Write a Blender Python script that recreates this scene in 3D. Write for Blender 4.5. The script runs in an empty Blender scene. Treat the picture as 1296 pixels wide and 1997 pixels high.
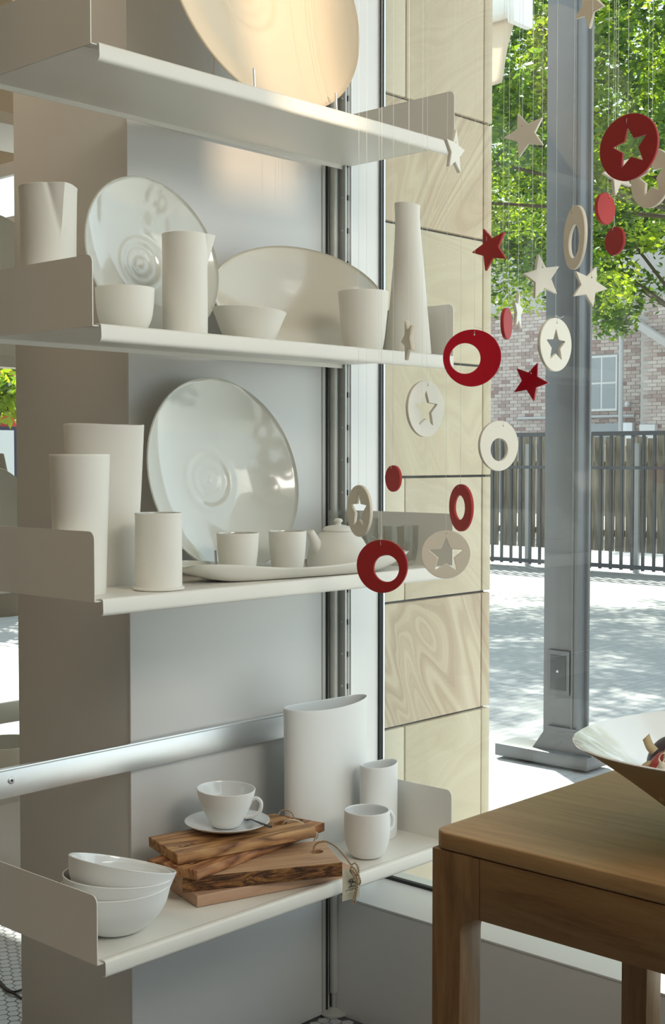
import bpy, bmesh, math, random
import numpy as np
from mathutils import Vector, Matrix, Euler, noise
rnd = random.Random(7)
SC = bpy.context.scene
COL = SC.collection
R = math.radians

# ------------------------------------------------------------------ camera
FPX, CX, CY, CAMH = 2597.0, 648.0, 998.5, 1.24
PITCH = math.atan((998.5 - 893.0) / FPX)
AZ = R(42.77)
cam = bpy.data.cameras.new('camera')
cam.sensor_fit = 'VERTICAL'; cam.sensor_height = 36.0
cam.lens = 36.0 * FPX / 1997.0
cam.clip_start = 0.05; cam.clip_end = 300
camo = bpy.data.objects.new('camera', cam); COL.objects.link(camo)
camo.location = (0, 0, CAMH)
camo.rotation_euler = (math.pi / 2 - PITCH, 0, AZ - math.pi / 2)
SC.camera = camo
# measuring helpers: where in the room a point seen in the photograph stands, on a known plane
_f = Vector((math.cos(AZ) * math.cos(PITCH), math.sin(AZ) * math.cos(PITCH), -math.sin(PITCH)))
_r = Vector((math.sin(AZ), -math.cos(AZ), 0))
_u = _r.cross(_f)
def ray(px, py): return _f + _r * ((px - CX) / FPX) - _u * ((py - CY) / FPX)
def onX(px, py, X): d = ray(px, py); return Vector((0, 0, CAMH)) + d * (X / d.x)
def onY(px, py, Y): d = ray(px, py); return Vector((0, 0, CAMH)) + d * (Y / d.y)
def onZ(px, py, Z): d = ray(px, py); return Vector((0, 0, CAMH)) + d * ((Z - CAMH) / d.z)
def depth(p): return (Vector(p) - Vector((0, 0, CAMH))).dot(_f)

# ------------------------------------------------------------------ light
SC.view_settings.view_transform = 'Standard'; SC.view_settings.look = 'None'
SC.view_settings.gamma = 1.0; SC.view_settings.use_curve_mapping = False
SC.view_settings.exposure = 0.0
world = bpy.data.worlds.new('sky'); SC.world = world; world.use_nodes = True
wn = world.node_tree; bg = wn.nodes['Background']
bg.inputs['Color'].default_value = (0.80, 0.90, 1.0, 1); bg.inputs['Strength'].default_value = 1.8
sun = bpy.data.lights.new('sun', 'SUN'); sun.energy = 15.0; sun.angle = R(0.6); sun.color = (1.0, 0.94, 0.84)
suno = bpy.data.objects.new('sun', sun); COL.objects.link(suno)
SUN_AZ, SUN_EL = R(54), R(50)
sd = Vector((math.cos(SUN_AZ) * math.cos(SUN_EL), math.sin(SUN_AZ) * math.cos(SUN_EL), math.sin(SUN_EL)))
suno.rotation_euler = sd.to_track_quat('Z', 'Y').to_euler()
def area(name, loc, target, sx, sy, power, color):
    l = bpy.data.lights.new(name, 'AREA'); l.shape = 'RECTANGLE'; l.size = sx; l.size_y = sy
    l.energy = power; l.color = color
    o = bpy.data.objects.new(name, l); COL.objects.link(o); o.location = loc
    o.rotation_euler = (Vector(target) - Vector(loc)).to_track_quat('-Z', 'Y').to_euler()
    return o
# added unseen area lights that brighten the shelves and the room
area('ceiling_panel_light', (1.2, -1.4, 3.0), (1.9, 1.6, 1.0), 1.4, 1.4, 60, (1.0, 0.95, 0.86))
area('ceiling_panel_light', (-1.4, 1.2, 3.0), (-1.0, 1.2, 0), 1.6, 1.6, 11, (1.0, 0.80, 0.58))

area('ceiling_panel_light', (0.95, 2.9, 3.0), (1.2, 2.6, 1.2), .5, .5, 9, (1.0, 0.84, 0.62))  # added for the far shelves and the upper pilaster side
# added unseen spot for the reflected-sun patch (its blades are parented to the ceiling)
SPOT_P = Vector((-0.15, -2.6, 1.64)); SPOT_T = Vector((1.93, 2.0, 1.96))
spl_ = bpy.data.lights.new('shuttered_spotlight', 'SPOT'); spl_.energy = 850; spl_.color = (1.0, .74, .50); spl_.spot_size = R(24); spl_.spot_blend = .1; spl_.shadow_soft_size = .006
splo = bpy.data.objects.new('shuttered_spotlight', spl_); COL.objects.link(splo); splo.location = SPOT_P
splo.rotation_euler = (SPOT_T - SPOT_P).to_track_quat('-Z', 'Y').to_euler()

# ------------------------------------------------------------------ helpers
def tag(o, label=None, cat=None, group=None, kind=None):
    if label: o['label'] = label
    if cat: o['category'] = cat
    if group: o['group'] = group
    if kind: o['kind'] = kind
    return o
def empty(name, loc, rz=0.0, label=None, cat=None, group=None, kind=None):
    o = bpy.data.objects.new(name, None); COL.objects.link(o)
    o.location = loc; o.rotation_euler = (0, 0, rz); o.empty_display_size = 0.05
    return tag(o, label, cat, group, kind)
def link(name, me, mats=(), parent=None, smooth=True):
    if not isinstance(mats, (list, tuple)): mats = [mats]
    for m in mats: me.materials.append(m)
    if smooth:
        me.polygons.foreach_set('use_smooth', [True] * len(me.polygons))
        try: me.set_sharp_from_angle(angle=R(40))
        except Exception: pass
    o = bpy.data.objects.new(name, me); COL.objects.link(o)
    if parent is not None: o.parent = parent
    return o
def from_bm(name, bm, mats=(), parent=None, smooth=True):
    me = bpy.data.meshes.new(name); bm.normal_update(); bm.to_mesh(me); bm.free()
    return link(name, me, mats, parent, smooth)
def from_py(name, vs, fs, mats=(), parent=None, smooth=True, idx=None):
    me = bpy.data.meshes.new(name); me.from_pydata([tuple(v) for v in vs], [], fs); me.update()
    o = link(name, me, mats, parent, smooth)
    if idx is not None: me.polygons.foreach_set('material_index', idx)
    return o
def bm_box(bm, x0, x1, y0, y1, z0, z1, bev=0.0, seg=2):
    r = bmesh.ops.create_cube(bm, size=1.0)
    for v in r['verts']:
        v.co = Vector((x0 + (v.co.x + .5) * (x1 - x0), y0 + (v.co.y + .5) * (y1 - y0), z0 + (v.co.z + .5) * (z1 - z0)))
    if bev > 0:
        es = list({e for v in r['verts'] for e in v.link_edges})
        bmesh.ops.bevel(bm, geom=es, offset=bev, segments=seg, affect='EDGES', profile=0.5)
def box(name, x0, x1, y0, y1, z0, z1, mat, parent=None, bev=0.0, seg=2):
    bm = bmesh.new(); bm_box(bm, x0, x1, y0, y1, z0, z1, bev, seg)
    return from_bm(name, bm, mat, parent)
def prism(name, poly, h0, h1, mat, parent=None, axis='Z', bev=0.0, seg=2):
    """polygon extruded along an axis: Z -> (x,y), X -> (y,z), Y -> (x,z)"""
    def P(p, h):
        if axis == 'Z': return (p[0], p[1], h)
        if axis == 'X': return (h, p[0], p[1])
        return (p[0], h, p[1])
    bm = bmesh.new()
    a = [bm.verts.new(P(p, h0)) for p in poly]; b = [bm.verts.new(P(p, h1)) for p in poly]
    n = len(poly)
    f0 = bm.faces.new(a); f1 = bm.faces.new(b[::-1])
    for i in range(n): bm.faces.new((a[i], b[i], b[(i + 1) % n], a[(i + 1) % n]))
    bmesh.ops.recalc_face_normals(bm, faces=bm.faces[:])
    if bev > 0:
        es = list(set(f0.edges[:] + f1.edges[:]))
        bmesh.ops.bevel(bm, geom=es, offset=bev, segments=seg, affect='EDGES', profile=0.5)
    return from_bm(name, bm, mat, parent)
def revolve(prof, segs=64, fn=None):
    """prof: list of (r,z,mat). returns verts, faces, idx"""
    vs, fs, idx = [], [], []
    rings = []
    for k, p in enumerate(prof):
        if p[0] < 1e-6:
            v = (0.0, 0.0, p[1])
            if fn: v = fn(0.0, 0.0, p[1], 0.0, k)
            vs.append(v); rings.append([len(vs) - 1])
        else:
            ring = []
            for s in range(segs):
                t = 2 * math.pi * s / segs
                v = (p[0] * math.cos(t), p[0] * math.sin(t), p[1])
                if fn: v = fn(v[0], v[1], v[2], t, k)
                vs.append(v); ring.append(len(vs) - 1)
            rings.append(ring)
    for k in range(len(prof) - 1):
        a, b = rings[k], rings[k + 1]; m = prof[k + 1][2]
        for s in range(segs):
            s2 = (s + 1) % segs
            if len(a) == 1 and len(b) == 1: continue
            if len(a) == 1: fs.append((a[0], b[s2], b[s]))
            elif len(b) == 1: fs.append((a[s], a[s2], b[0]))
            else: fs.append((a[s], a[s2], b[s2], b[s]))
            idx.append(m)
    return vs, fs, idx
def catmull(pts, n=8):
    out = []
    P = [pts[0]] + list(pts) + [pts[-1]]
    for i in range(1, len(P) - 2):
        p0, p1, p2, p3 = (np.array(P[i + j], float) for j in (-1, 0, 1, 2))
        for k in range(n):
            t = k / n
            out.append(tuple(0.5 * ((2 * p1) + (-p0 + p2) * t + (2 * p0 - 5 * p1 + 4 * p2 - p3) * t * t + (-p0 + 3 * p1 - 3 * p2 + p3) * t ** 3)))
    out.append(tuple(map(float, pts[-1])))
    return out
def vessel(name, outer, th, mats, parent=None, segs=72, fn=None, floor=None, sm=8):
    """outer: (r,z) list bottom to rim, wall thickness th; inside glazed (material 1)"""
    o = catmull(outer, sm)
    prof = [(0.0, o[0][1] + 0.0008, 0), (max(o[0][0] - 0.004, 0.004), o[0][1] + 0.0008, 0)] + [(max(r, .001), z, 0) for r, z in o]
    rr, zz = o[-1]
    prof += [(rr - th * .2, zz + th * .35, 0), (rr - th * .8, zz + th * .35, 0)]
    fl = floor if floor is not None else th * 1.3
    zmin = o[0][1] + fl
    inner = [(r - th, z) for r, z in reversed(o) if z > zmin + 0.002 and r > th + .004]
    prof += [(r, z, 1) for r, z in inner]
    lr = inner[-1][0]
    prof += [(lr * .8, zmin + .0006, 1), (lr * .4, zmin, 1), (0.0, zmin, 1)]
    vs, fs, idx = revolve(prof, segs, fn)
    return from_py(name, vs, fs, mats, parent, True, idx)
def tube(name, pts, r, mat, parent=None, sides=8, closed=False, bm=None):
    """swept round tube; r may be a number or a list"""
    P = [Vector(p) for p in pts]; n = len(P)
    own = bm is None
    if own: bm = bmesh.new()
    rings = []; up = None
    for i in range(n):
        a = P[i - 1] if (i > 0 or closed) else P[i]; b = P[(i + 1) % n] if (i < n - 1 or closed) else P[i]
        t = (b - a).normalized()
        if up is None:
            up = Vector((0, 0, 1)) if abs(t.z) < .9 else Vector((1, 0, 0))
        s = t.cross(up).normalized(); up = s.cross(t).normalized()
        ri = r[i] if isinstance(r, (list, tuple)) else r
        rings.append([bm.verts.new(P[i] + (s * math.cos(2 * math.pi * k / sides) + up * math.sin(2 * math.pi * k / sides)) * ri) for k in range(sides)])
    m = n if closed else n - 1
    for i in range(m):
        a, b = rings[i], rings[(i + 1) % n]
        for k in range(sides): bm.faces.new((a[k], a[(k + 1) % sides], b[(k + 1) % sides], b[k]))
    if not closed:
        bm.faces.new(rings[0][::-1]); bm.faces.new(rings[-1])
    if own:
        bmesh.ops.recalc_face_normals(bm, faces=bm.faces[:])
        return from_bm(name, bm, mat, parent)
def flat_shape(name, loops, th, mat, parent=None, bev=0.0008):
    """closed outlines in x,z (first outer, rest holes), thickness along y"""
    cu = bpy.data.curves.new(name, 'CURVE'); cu.dimensions = '2D'; cu.fill_mode = 'BOTH'
    cu.extrude = max(th / 2 - bev, 1e-5); cu.bevel_depth = bev; cu.bevel_resolution = 1; cu.offset = -bev
    for lp in loops:
        sp = cu.splines.new('POLY'); sp.points.add(len(lp) - 1); sp.use_cyclic_u = True
        for i, p in enumerate(lp): sp.points[i].co = (p[0], p[1], 0, 1)
    tmp = bpy.data.objects.new('tmp', cu); COL.objects.link(tmp)
    dg = bpy.context.evaluated_depsgraph_get(); dg.update()
    me = bpy.data.meshes.new_from_object(tmp.evaluated_get(dg))
    COL.objects.unlink(tmp); bpy.data.objects.remove(tmp); bpy.data.curves.remove(cu)
    me.materials.clear(); me.transform(Matrix.Rotation(math.pi / 2, 4, 'X')); me.name = name
    o = link(name, me, mat, parent, False)
    me.polygons.foreach_set('material_index', [0] * len(me.polygons))
    return o
def text_mesh(name, s, size, mat, parent, mtx, th=0.0002, align='CENTER', spacing=1.0):
    cu = bpy.data.curves.new(name, 'FONT'); cu.body = s; cu.size = size; cu.extrude = th; cu.align_x = align
    cu.space_character = spacing
    tmp = bpy.data.objects.new('tmp', cu); COL.objects.link(tmp)
    dg = bpy.context.evaluated_depsgraph_get(); dg.update()
    me = bpy.data.meshes.new_from_object(tmp.evaluated_get(dg))
    COL.objects.unlink(tmp); bpy.data.objects.remove(tmp)
    me.materials.clear(); me.transform(mtx)
    return link(name, me, mat, parent, False)

# ------------------------------------------------------------------ materials
def mat_new(name):
    m = bpy.data.materials.new(name); m.use_nodes = True
    return m, m.node_tree, m.node_tree.nodes['Principled BSDF']
def N(nt, t, **kw):
    n = nt.nodes.new(t)
    for k, v in kw.items(): setattr(n, k, v)
    return n
def plain(name, col, rough=.5, metal=0.0, spec=.5, bump=0.0, bscale=400, var=0.0, vscale=6, coat=0.0, aniso=None, transl=0.0):
    m, nt, b = mat_new(name)
    b.inputs['Base Color'].default_value = (*col, 1); b.inputs['Roughness'].default_value = rough
    b.inputs['Metallic'].default_value = metal; b.inputs['Specular IOR Level'].default_value = spec
    b.inputs['Coat Weight'].default_value = coat; b.inputs['Coat Roughness'].default_value = .05
    tc = N(nt, 'ShaderNodeTexCoord')
    if var > 0:
        nz = N(nt, 'ShaderNodeTexNoise'); nz.inputs['Scale'].default_value = vscale; nz.inputs['Detail'].default_value = 5
        nt.links.new(tc.outputs['Object'], nz.inputs['Vector'])
        mx = N(nt, 'ShaderNodeMix', data_type='RGBA')
        mx.inputs[6].default_value = (*[c * (1 - var) for c in col], 1); mx.inputs[7].default_value = (*[min(1, c * (1 + var)) for c in col], 1)
        nt.links.new(nz.outputs['Fac'], mx.inputs[0]); nt.links.new(mx.outputs[2], b.inputs['Base Color'])
    if bump > 0:
        nz = N(nt, 'ShaderNodeTexNoise'); nz.inputs['Scale'].default_value = bscale; nz.inputs['Detail'].default_value = 3
        mp = N(nt, 'ShaderNodeMapping')
        if aniso: mp.inputs['Scale'].default_value = aniso
        nt.links.new(tc.outputs['Object'], mp.inputs['Vector']); nt.links.new(mp.outputs['Vector'], nz.inputs['Vector'])
        bp = N(nt, 'ShaderNodeBump'); bp.inputs['Strength'].default_value = bump; bp.inputs['Distance'].default_value = .001
        nt.links.new(nz.outputs['Fac'], bp.inputs['Height']); nt.links.new(bp.outputs['Normal'], b.inputs['Normal'])
    return m
def wood(name, c1, c2, c3, scale=(1, 12, 12), rough=.45, ring=6.0, distort=4.0, rot=(0, 0, 0), bump=.12, fine=1.0, contrast=1.0):
    m, nt, b = mat_new(name)
    tc = N(nt, 'ShaderNodeTexCoord'); mp = N(nt, 'ShaderNodeMapping')
    mp.inputs['Scale'].default_value = scale; mp.inputs['Rotation'].default_value = rot
    nt.links.new(tc.outputs['Object'], mp.inputs['Vector'])
    n1 = N(nt, 'ShaderNodeTexNoise'); n1.inputs['Scale'].default_value = ring * .35; n1.inputs['Detail'].default_value = 2; n1.inputs['Distortion'].default_value = distort * .12
    nt.links.new(mp.outputs['Vector'], n1.inputs['Vector'])
    # growth bands: the smooth noise folded into rings
    mu = N(nt, 'ShaderNodeMath', operation='MULTIPLY'); mu.inputs[1].default_value = 9.0; nt.links.new(n1.outputs['Fac'], mu.inputs[0])
    pg = N(nt, 'ShaderNodeMath', operation='PINGPONG'); pg.inputs[1].default_value = 1.0; nt.links.new(mu.outputs[0], pg.inputs[0])
    n3 = N(nt, 'ShaderNodeTexNoise'); n3.inputs['Scale'].default_value = ring * 1.3; n3.inputs['Detail'].default_value = 4
    nt.links.new(mp.outputs['Vector'], n3.inputs['Vector'])
    n2 = N(nt, 'ShaderNodeTexNoise'); n2.inputs['Scale'].default_value = ring * 7; n2.inputs['Detail'].default_value = 2
    nt.links.new(mp.outputs['Vector'], n2.inputs['Vector'])
    def ma(x, k, add):
        q = N(nt, 'ShaderNodeMath', operation='MULTIPLY_ADD'); q.inputs[1].default_value = k
        nt.links.new(x, q.inputs[0])
        if isinstance(add, float): q.inputs[2].default_value = add
        else: nt.links.new(add, q.inputs[2])
        return q.outputs[0]
    v = ma(pg.outputs[0], .42 * contrast, .29 - .21 * contrast + .0)
    v = ma(n3.outputs['Fac'], .42, v); v = ma(n2.outputs['Fac'], .24 * fine, v); v = ma(v, 1.0, -.12 * fine)
    cr = N(nt, 'ShaderNodeValToRGB'); e = cr.color_ramp.elements
    e[0].position = .25; e[0].color = (*c1, 1); e[1].position = .78; e[1].color = (*c3, 1); k = e.new(.5); k.color = (*c2, 1)
    nt.links.new(v, cr.inputs['Fac']); nt.links.new(cr.outputs['Color'], b.inputs['Base Color'])
    bp = N(nt, 'ShaderNodeBump'); bp.inputs['Strength'].default_value = bump; bp.inputs['Distance'].default_value = .001
    nt.links.new(n2.outputs['Fac'], bp.inputs['Height']); nt.links.new(bp.outputs['Normal'], b.inputs['Normal'])
    b.inputs['Roughness'].default_value = rough
    return m
def sandstone(name, seed, ang, strength=1.0, tint=(1, 1, 1), wscale=5.0):
    m, nt, b = mat_new(name)
    tc = N(nt, 'ShaderNodeTexCoord'); m1 = N(nt, 'ShaderNodeMapping'); m1.inputs['Location'].default_value = (seed * .31, 0, seed * .17)
    m1.inputs['Rotation'].default_value = (0, ang, 0)
    nt.links.new(tc.outputs['Object'], m1.inputs['Vector'])
    mp = N(nt, 'ShaderNodeMapping'); mp.inputs['Scale'].default_value = (1.3, 1.0, 5.0); nt.links.new(m1.outputs['Vector'], mp.inputs['Vector'])
    n1 = N(nt, 'ShaderNodeTexNoise'); n1.inputs['Scale'].default_value = 1.1; n1.inputs['Detail'].default_value = 1.5; n1.inputs['Distortion'].default_value = .35
    nt.links.new(mp.outputs['Vector'], n1.inputs['Vector'])
    mu = N(nt, 'ShaderNodeMath', operation='MULTIPLY'); mu.inputs[1].default_value = 16.0; nt.links.new(n1.outputs['Fac'], mu.inputs[0])
    n3 = N(nt, 'ShaderNodeTexNoise', noise_dimensions='1D'); n3.inputs['Scale'].default_value = 1.0; n3.inputs['Detail'].default_value = 6; n3.inputs['Roughness'].default_value = .62
    nt.links.new(mu.outputs[0], n3.inputs['W'])
    cr = N(nt, 'ShaderNodeValToRGB'); e = cr.color_ramp.elements
    base = (.72 * tint[0], .61 * tint[1], .46 * tint[2]); dk = (.56 * tint[0], .43 * tint[1], .32 * tint[2])
    e[0].position = .38; e[0].color = (*[base[i] + (dk[i] - base[i]) * strength for i in range(3)], 1); e[1].position = .62; e[1].color = (*base, 1)
    nt.links.new(n3.outputs['Fac'], cr.inputs['Fac'])
    n2 = N(nt, 'ShaderNodeTexNoise'); n2.inputs['Scale'].default_value = 260; n2.inputs['Detail'].default_value = 2
    nt.links.new(tc.outputs['Object'], n2.inputs['Vector'])
    mx = N(nt, 'ShaderNodeMix', data_type='RGBA', blend_type='MULTIPLY'); mx.inputs[0].default_value = .12
    nt.links.new(cr.outputs['Color'], mx.inputs[6]); nt.links.new(n2.outputs['Color'], mx.inputs[7]); nt.links.new(mx.outputs[2], b.inputs['Base Color'])
    bp = N(nt, 'ShaderNodeBump'); bp.inputs['Strength'].default_value = .25; bp.inputs['Distance'].default_value = .002
    nt.links.new(n2.outputs['Fac'], bp.inputs['Height']); nt.links.new(bp.outputs['Normal'], b.inputs['Normal'])
    b.inputs['Roughness'].default_value = .85
    return m
def glassy(name, col=(1, 1, 1), refl=1.0, rough=0.0):
    """thin clear pane: transmits straight through, mirrors by Fresnel"""
    m, nt, b = mat_new(name); out = nt.nodes['Material Output']; nt.nodes.remove(b)
    t = N(nt, 'ShaderNodeBsdfTransparent'); t.inputs['Color'].default_value = (*col, 1)
    g = N(nt, 'ShaderNodeBsdfGlossy'); g.inputs['Roughness'].default_value = rough
    fr = N(nt, 'ShaderNodeFresnel'); ge = N(nt, 'ShaderNodeNewGeometry')
    io = N(nt, 'ShaderNodeMath', operation='MULTIPLY_ADD'); io.inputs[1].default_value = 1 / 1.5 - 1.5; io.inputs[2].default_value = 1.5
    nt.links.new(ge.outputs['Backfacing'], io.inputs[0]); nt.links.new(io.outputs[0], fr.inputs['IOR'])
    ml = N(nt, 'ShaderNodeMath', operation='MULTIPLY'); ml.inputs[1].default_value = refl; ml.use_clamp = True
    nt.links.new(fr.outputs[0], ml.inputs[0])
    mx = N(nt, 'ShaderNodeMixShader'); nt.links.new(ml.outputs[0], mx.inputs[0]); nt.links.new(t.outputs[0], mx.inputs[1]); nt.links.new(g.outputs[0], mx.inputs[2])
    nt.links.new(mx.outputs[0], out.inputs['Surface'])
    return m
def leafmat(name, cols, transl=.5):
    m, nt, b = mat_new(name); out = nt.nodes['Material Output']; nt.nodes.remove(b)
    g = N(nt, 'ShaderNodeNewGeometry'); cr = N(nt, 'ShaderNodeValToRGB'); e = cr.color_ramp.elements
    e[0].color = (*cols[0], 1); e[1].color = (*cols[2], 1); k = e.new(.55); k.color = (*cols[1], 1)
    nt.links.new(g.outputs['Random Per Island'], cr.inputs['Fac'])
    d = N(nt, 'ShaderNodeBsdfPrincipled'); d.inputs['Roughness'].default_value = .35; t = N(nt, 'ShaderNodeBsdfTranslucent')
    nt.links.new(cr.outputs['Color'], d.inputs['Base Color'])
    mv = N(nt, 'ShaderNodeMix', data_type='RGBA', blend_type='MULTIPLY'); mv.inputs[0].default_value = 1; mv.inputs[7].default_value = (1.9, 1.8, .7, 1)
    nt.links.new(cr.outputs['Color'], mv.inputs[6]); nt.links.new(mv.outputs[2], t.inputs['Color'])
    mx = N(nt, 'ShaderNodeMixShader'); mx.inputs[0].default_value = transl
    nt.links.new(d.outputs[0], mx.inputs[1]); nt.links.new(t.outputs[0], mx.inputs[2]); nt.links.new(mx.outputs[0], out.inputs['Surface'])
    return m

M = {}
M['shelf'] = plain('shelf_enamel', (.80, .78, .72), .38, spec=.45, bump=.03, bscale=900)
M['panel'] = plain('panel_satin_paint', (.66, .655, .64), .33, spec=.7, bump=.05, bscale=60, aniso=(40, 40, 1))
M['pilaster'] = plain('pilaster_paint', (.66, .64, .60), .7, bump=.04, bscale=300)
M['sill'] = plain('sill_paint', (.66, .655, .64), .42, spec=.5)
M['white'] = plain('white_paint', (.84, .84, .83), .4)
M['warmwall'] = plain('shop_wall_paint', (.42, .33, .24), .85, var=.05)
M['ceil'] = plain('ceiling_paint', (.78, .72, .63), .9)
M['alu'] = plain('brushed_aluminium', (.80, .81, .82), .32, metal=1.0, bump=.10, bscale=120, aniso=(.3, 40, 40))
M['alu_dark'] = plain('anodised_aluminium', (.50, .50, .47), .5, metal=.35)
M['rubber'] = plain('black_gasket', (.010, .011, .012), .6, bump=.2, bscale=80)
M['steel'] = plain('galvanised_steel', (.62, .63, .64), .4, metal=.8)
M['cer'] = plain('matte_porcelain', (.79, .765, .70), .62, spec=.35, bump=.05, bscale=140, var=.015, vscale=14)
M['cer_w'] = plain('white_porcelain', (.80, .80, .78), .55, spec=.4, bump=.05, bscale=140)
M['glaze'] = plain('glazed_porcelain', (.62, .615, .55), .10, spec=.8, bump=.6, bscale=9, coat=1.0)
M['glaze_o'] = plain('glazed_oatmeal_porcelain', (.66, .60, .49), .14, spec=.7, bump=.4, bscale=8, coat=.8)  # warm bounce light of the oval platter put into the base colour
M['glaze_w'] = plain('glazed_white_porcelain', (.79, .81, .81), .10, spec=.6, bump=.3, bscale=18, coat=.6)
M['glaze_c'] = plain('glazed_cream_porcelain', (.80, .67, .50), .16, spec=.5, bump=.35, bscale=10, coat=.5)  # warm bounce light on the top platter put into its colour
M['cream'] = plain('cream_bisque', (.76, .70, .58), .6, spec=.35, bump=.06, bscale=200)
M['cream_g'] = plain('cream_glazed_bisque', (.78, .74, .64), .3, spec=.5)
M['red'] = plain('red_bisque', (.44, .040, .036), .55, spec=.3, bump=.06, bscale=200, var=.06, vscale=30)
M['red_g'] = plain('red_glaze', (.42, .004, .018), .16, spec=.5, coat=.5)
M['red_d'] = plain('dark_red_bisque', (.34, .020, .020), .5, spec=.35)  # shaded copy of the red bisque for pieces lit from behind
M['nylon'] = plain('nylon_line', (.80, .85, .82), .3, spec=.5)
M['bowlout'] = plain('unglazed_bowl', (.42, .33, .19), .6, spec=.3)
M['oak'] = wood('oak_top', (.25, .14, .056), (.37, .225, .10), (.46, .295, .145), scale=(22, 1.6, 22), ring=3, distort=1.5, rough=.36, fine=1.3, contrast=.35)
M['oakleg'] = wood('oak_leg', (.15, .078, .030), (.225, .125, .052), (.31, .185, .085), scale=(22, 22, 2), ring=3, distort=2.5, rough=.45, fine=1.2, contrast=.5)  # backlit shade of the legs put into a darker oak
M['oakap'] = wood('oak_apron', (.15, .078, .030), (.23, .13, .052), (.31, .185, .085), scale=(22, 2, 22), ring=3, distort=2.5, rough=.45, fine=1.2, contrast=.5)  # the apron's backlit shade put into its wood colour too
M['olive'] = wood('olive_wood', (.16, .065, .022), (.40, .205, .080), (.58, .345, .150), scale=(3.5, 22, 22), ring=3.0, distort=5, rough=.5)
M['olive2'] = wood('olive_wood_red', (.14, .045, .016), (.34, .145, .055), (.52, .275, .120), scale=(3.5, 24, 24), ring=3.2, distort=6, rough=.5)
M['pale'] = wood('pale_wood', (.36, .20, .105), (.50, .305, .175), (.60, .39, .235), scale=(2.5, 30, 24), ring=2.5, distort=3, rough=.55, contrast=.6)
M['pale2'] = wood('pale_wood_flat', (.40, .235, .145), (.50, .31, .20), (.56, .37, .245), scale=(2.5, 16, 16), ring=2.5, distort=3, rough=.55, contrast=.5)
M['bark'] = wood('bark', (.035, .013, .006), (.16, .065, .022), (.33, .155, .045), scale=(12, 30, 70), ring=3, distort=7, rough=.85, bump=1.0, fine=2.5)
M['burn'] = plain('burnt_mark', (.020, .011, .007), .8)
M['twine'] = plain('jute_twine', (.42, .31, .20), .85, bump=.8, bscale=900)
M['twine_l'] = plain('pale_twine', (.62, .54, .42), .85, bump=.8, bscale=900)
M['paper'] = plain('cream_card', (.80, .78, .64), .7)
M['ink'] = plain('black_ink', (.022, .022, .024), .7)
M['spoon'] = plain('black_spoon', (.030, .034, .038), .35, spec=.5)
M['plum'] = plain('plum_shell', (.030, .016, .026), .38)
M['redegg'] = plain('red_shell', (.36, .035, .035), .35)
M['ribbon'] = plain('linen_ribbon', (.60, .53, .41), .85, bump=.8, bscale=700)
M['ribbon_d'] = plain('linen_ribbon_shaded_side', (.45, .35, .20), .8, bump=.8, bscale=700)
M['grout'] = plain('grout', (.10, .10, .11), .9)
M['tile'] = plain('floor_tile', (.47, .48, .50), .35, spec=.4, var=.10, vscale=25)
M['cable'] = plain('black_cable', (.010, .010, .012), .4)
M['win'] = glassy('window_glass', (.93, .97, .95), 1.0)
M['tumbler'] = None
m, nt, b = mat_new('drinking_glass'); b.inputs['Base Color'].default_value = (.86, .92, .84, 1); b.inputs['Transmission Weight'].default_value = 1
b.inputs['Roughness'].default_value = 0; b.inputs['IOR'].default_value = 1.45; M['tumbler'] = glassy('drinking_glass_thin', (.985, .99, .975), .8)
M['post'] = plain('painted_steel_post', (.12, .125, .135), .35, spec=.7, var=.12, vscale=9, bump=.2, bscale=40)
M['iron'] = plain('painted_iron', (.07, .074, .082), .5)
M['paling'] = wood('weathered_paling', (.15, .13, .10), (.25, .215, .17), (.34, .295, .24), scale=(6, 6, .7), ring=4, distort=2, rough=.9)
M['canvas'] = plain('awning_canvas', (.86, .80, .70), .9)
m, nt, b = mat_new('awning_canvas_lit'); b.inputs['Base Color'].default_value = (.86, .78, .68, 1); b.inputs['Roughness'].default_value = .9
t = N(nt, 'ShaderNodeBsdfTranslucent'); t.inputs['Color'].default_value = (.95, .86, .76, 1); mx = N(nt, 'ShaderNodeMixShader'); mx.inputs[0].default_value = .6
nt.links.new(b.outputs[0], mx.inputs[1]); nt.links.new(t.outputs[0], mx.inputs[2]); nt.links.new(mx.outputs[0], nt.nodes['Material Output'].inputs['Surface']); M['canvas'] = m
M['mortar'] = plain('mortar', (.42, .40, .385), .95)
M['roofm'] = plain('roof_flashing', (.42, .40, .40), .6)
M['pipe'] = plain('painted_pipe', (.44, .44, .45), .5)
M['wframe'] = plain('window_frame_paint', (.60, .60, .60), .5)
M['pane'] = plain('far_window_pane', (.25, .27, .28), .08, spec=1.0)
M['redwall'] = plain('red_painted_wall', (.60, .06, .06), .8)
M['signw'] = plain('pale_board', (.78, .80, .84), .5)
M['navy'] = plain('navy_frame', (.02, .025, .07), .5)
M['trunk'] = plain('tree_bark', (.10, .075, .05), .9, bump=1.0, bscale=30)
M['leaf'] = leafmat('leaves_green', ((.022, .055, .010), (.06, .13, .022), (.16, .24, .03)), .5)
M['leaf2'] = leafmat('leaves_yellow', ((.10, .17, .02), (.20, .30, .03), (.34, .42, .05)), .55)
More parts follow.
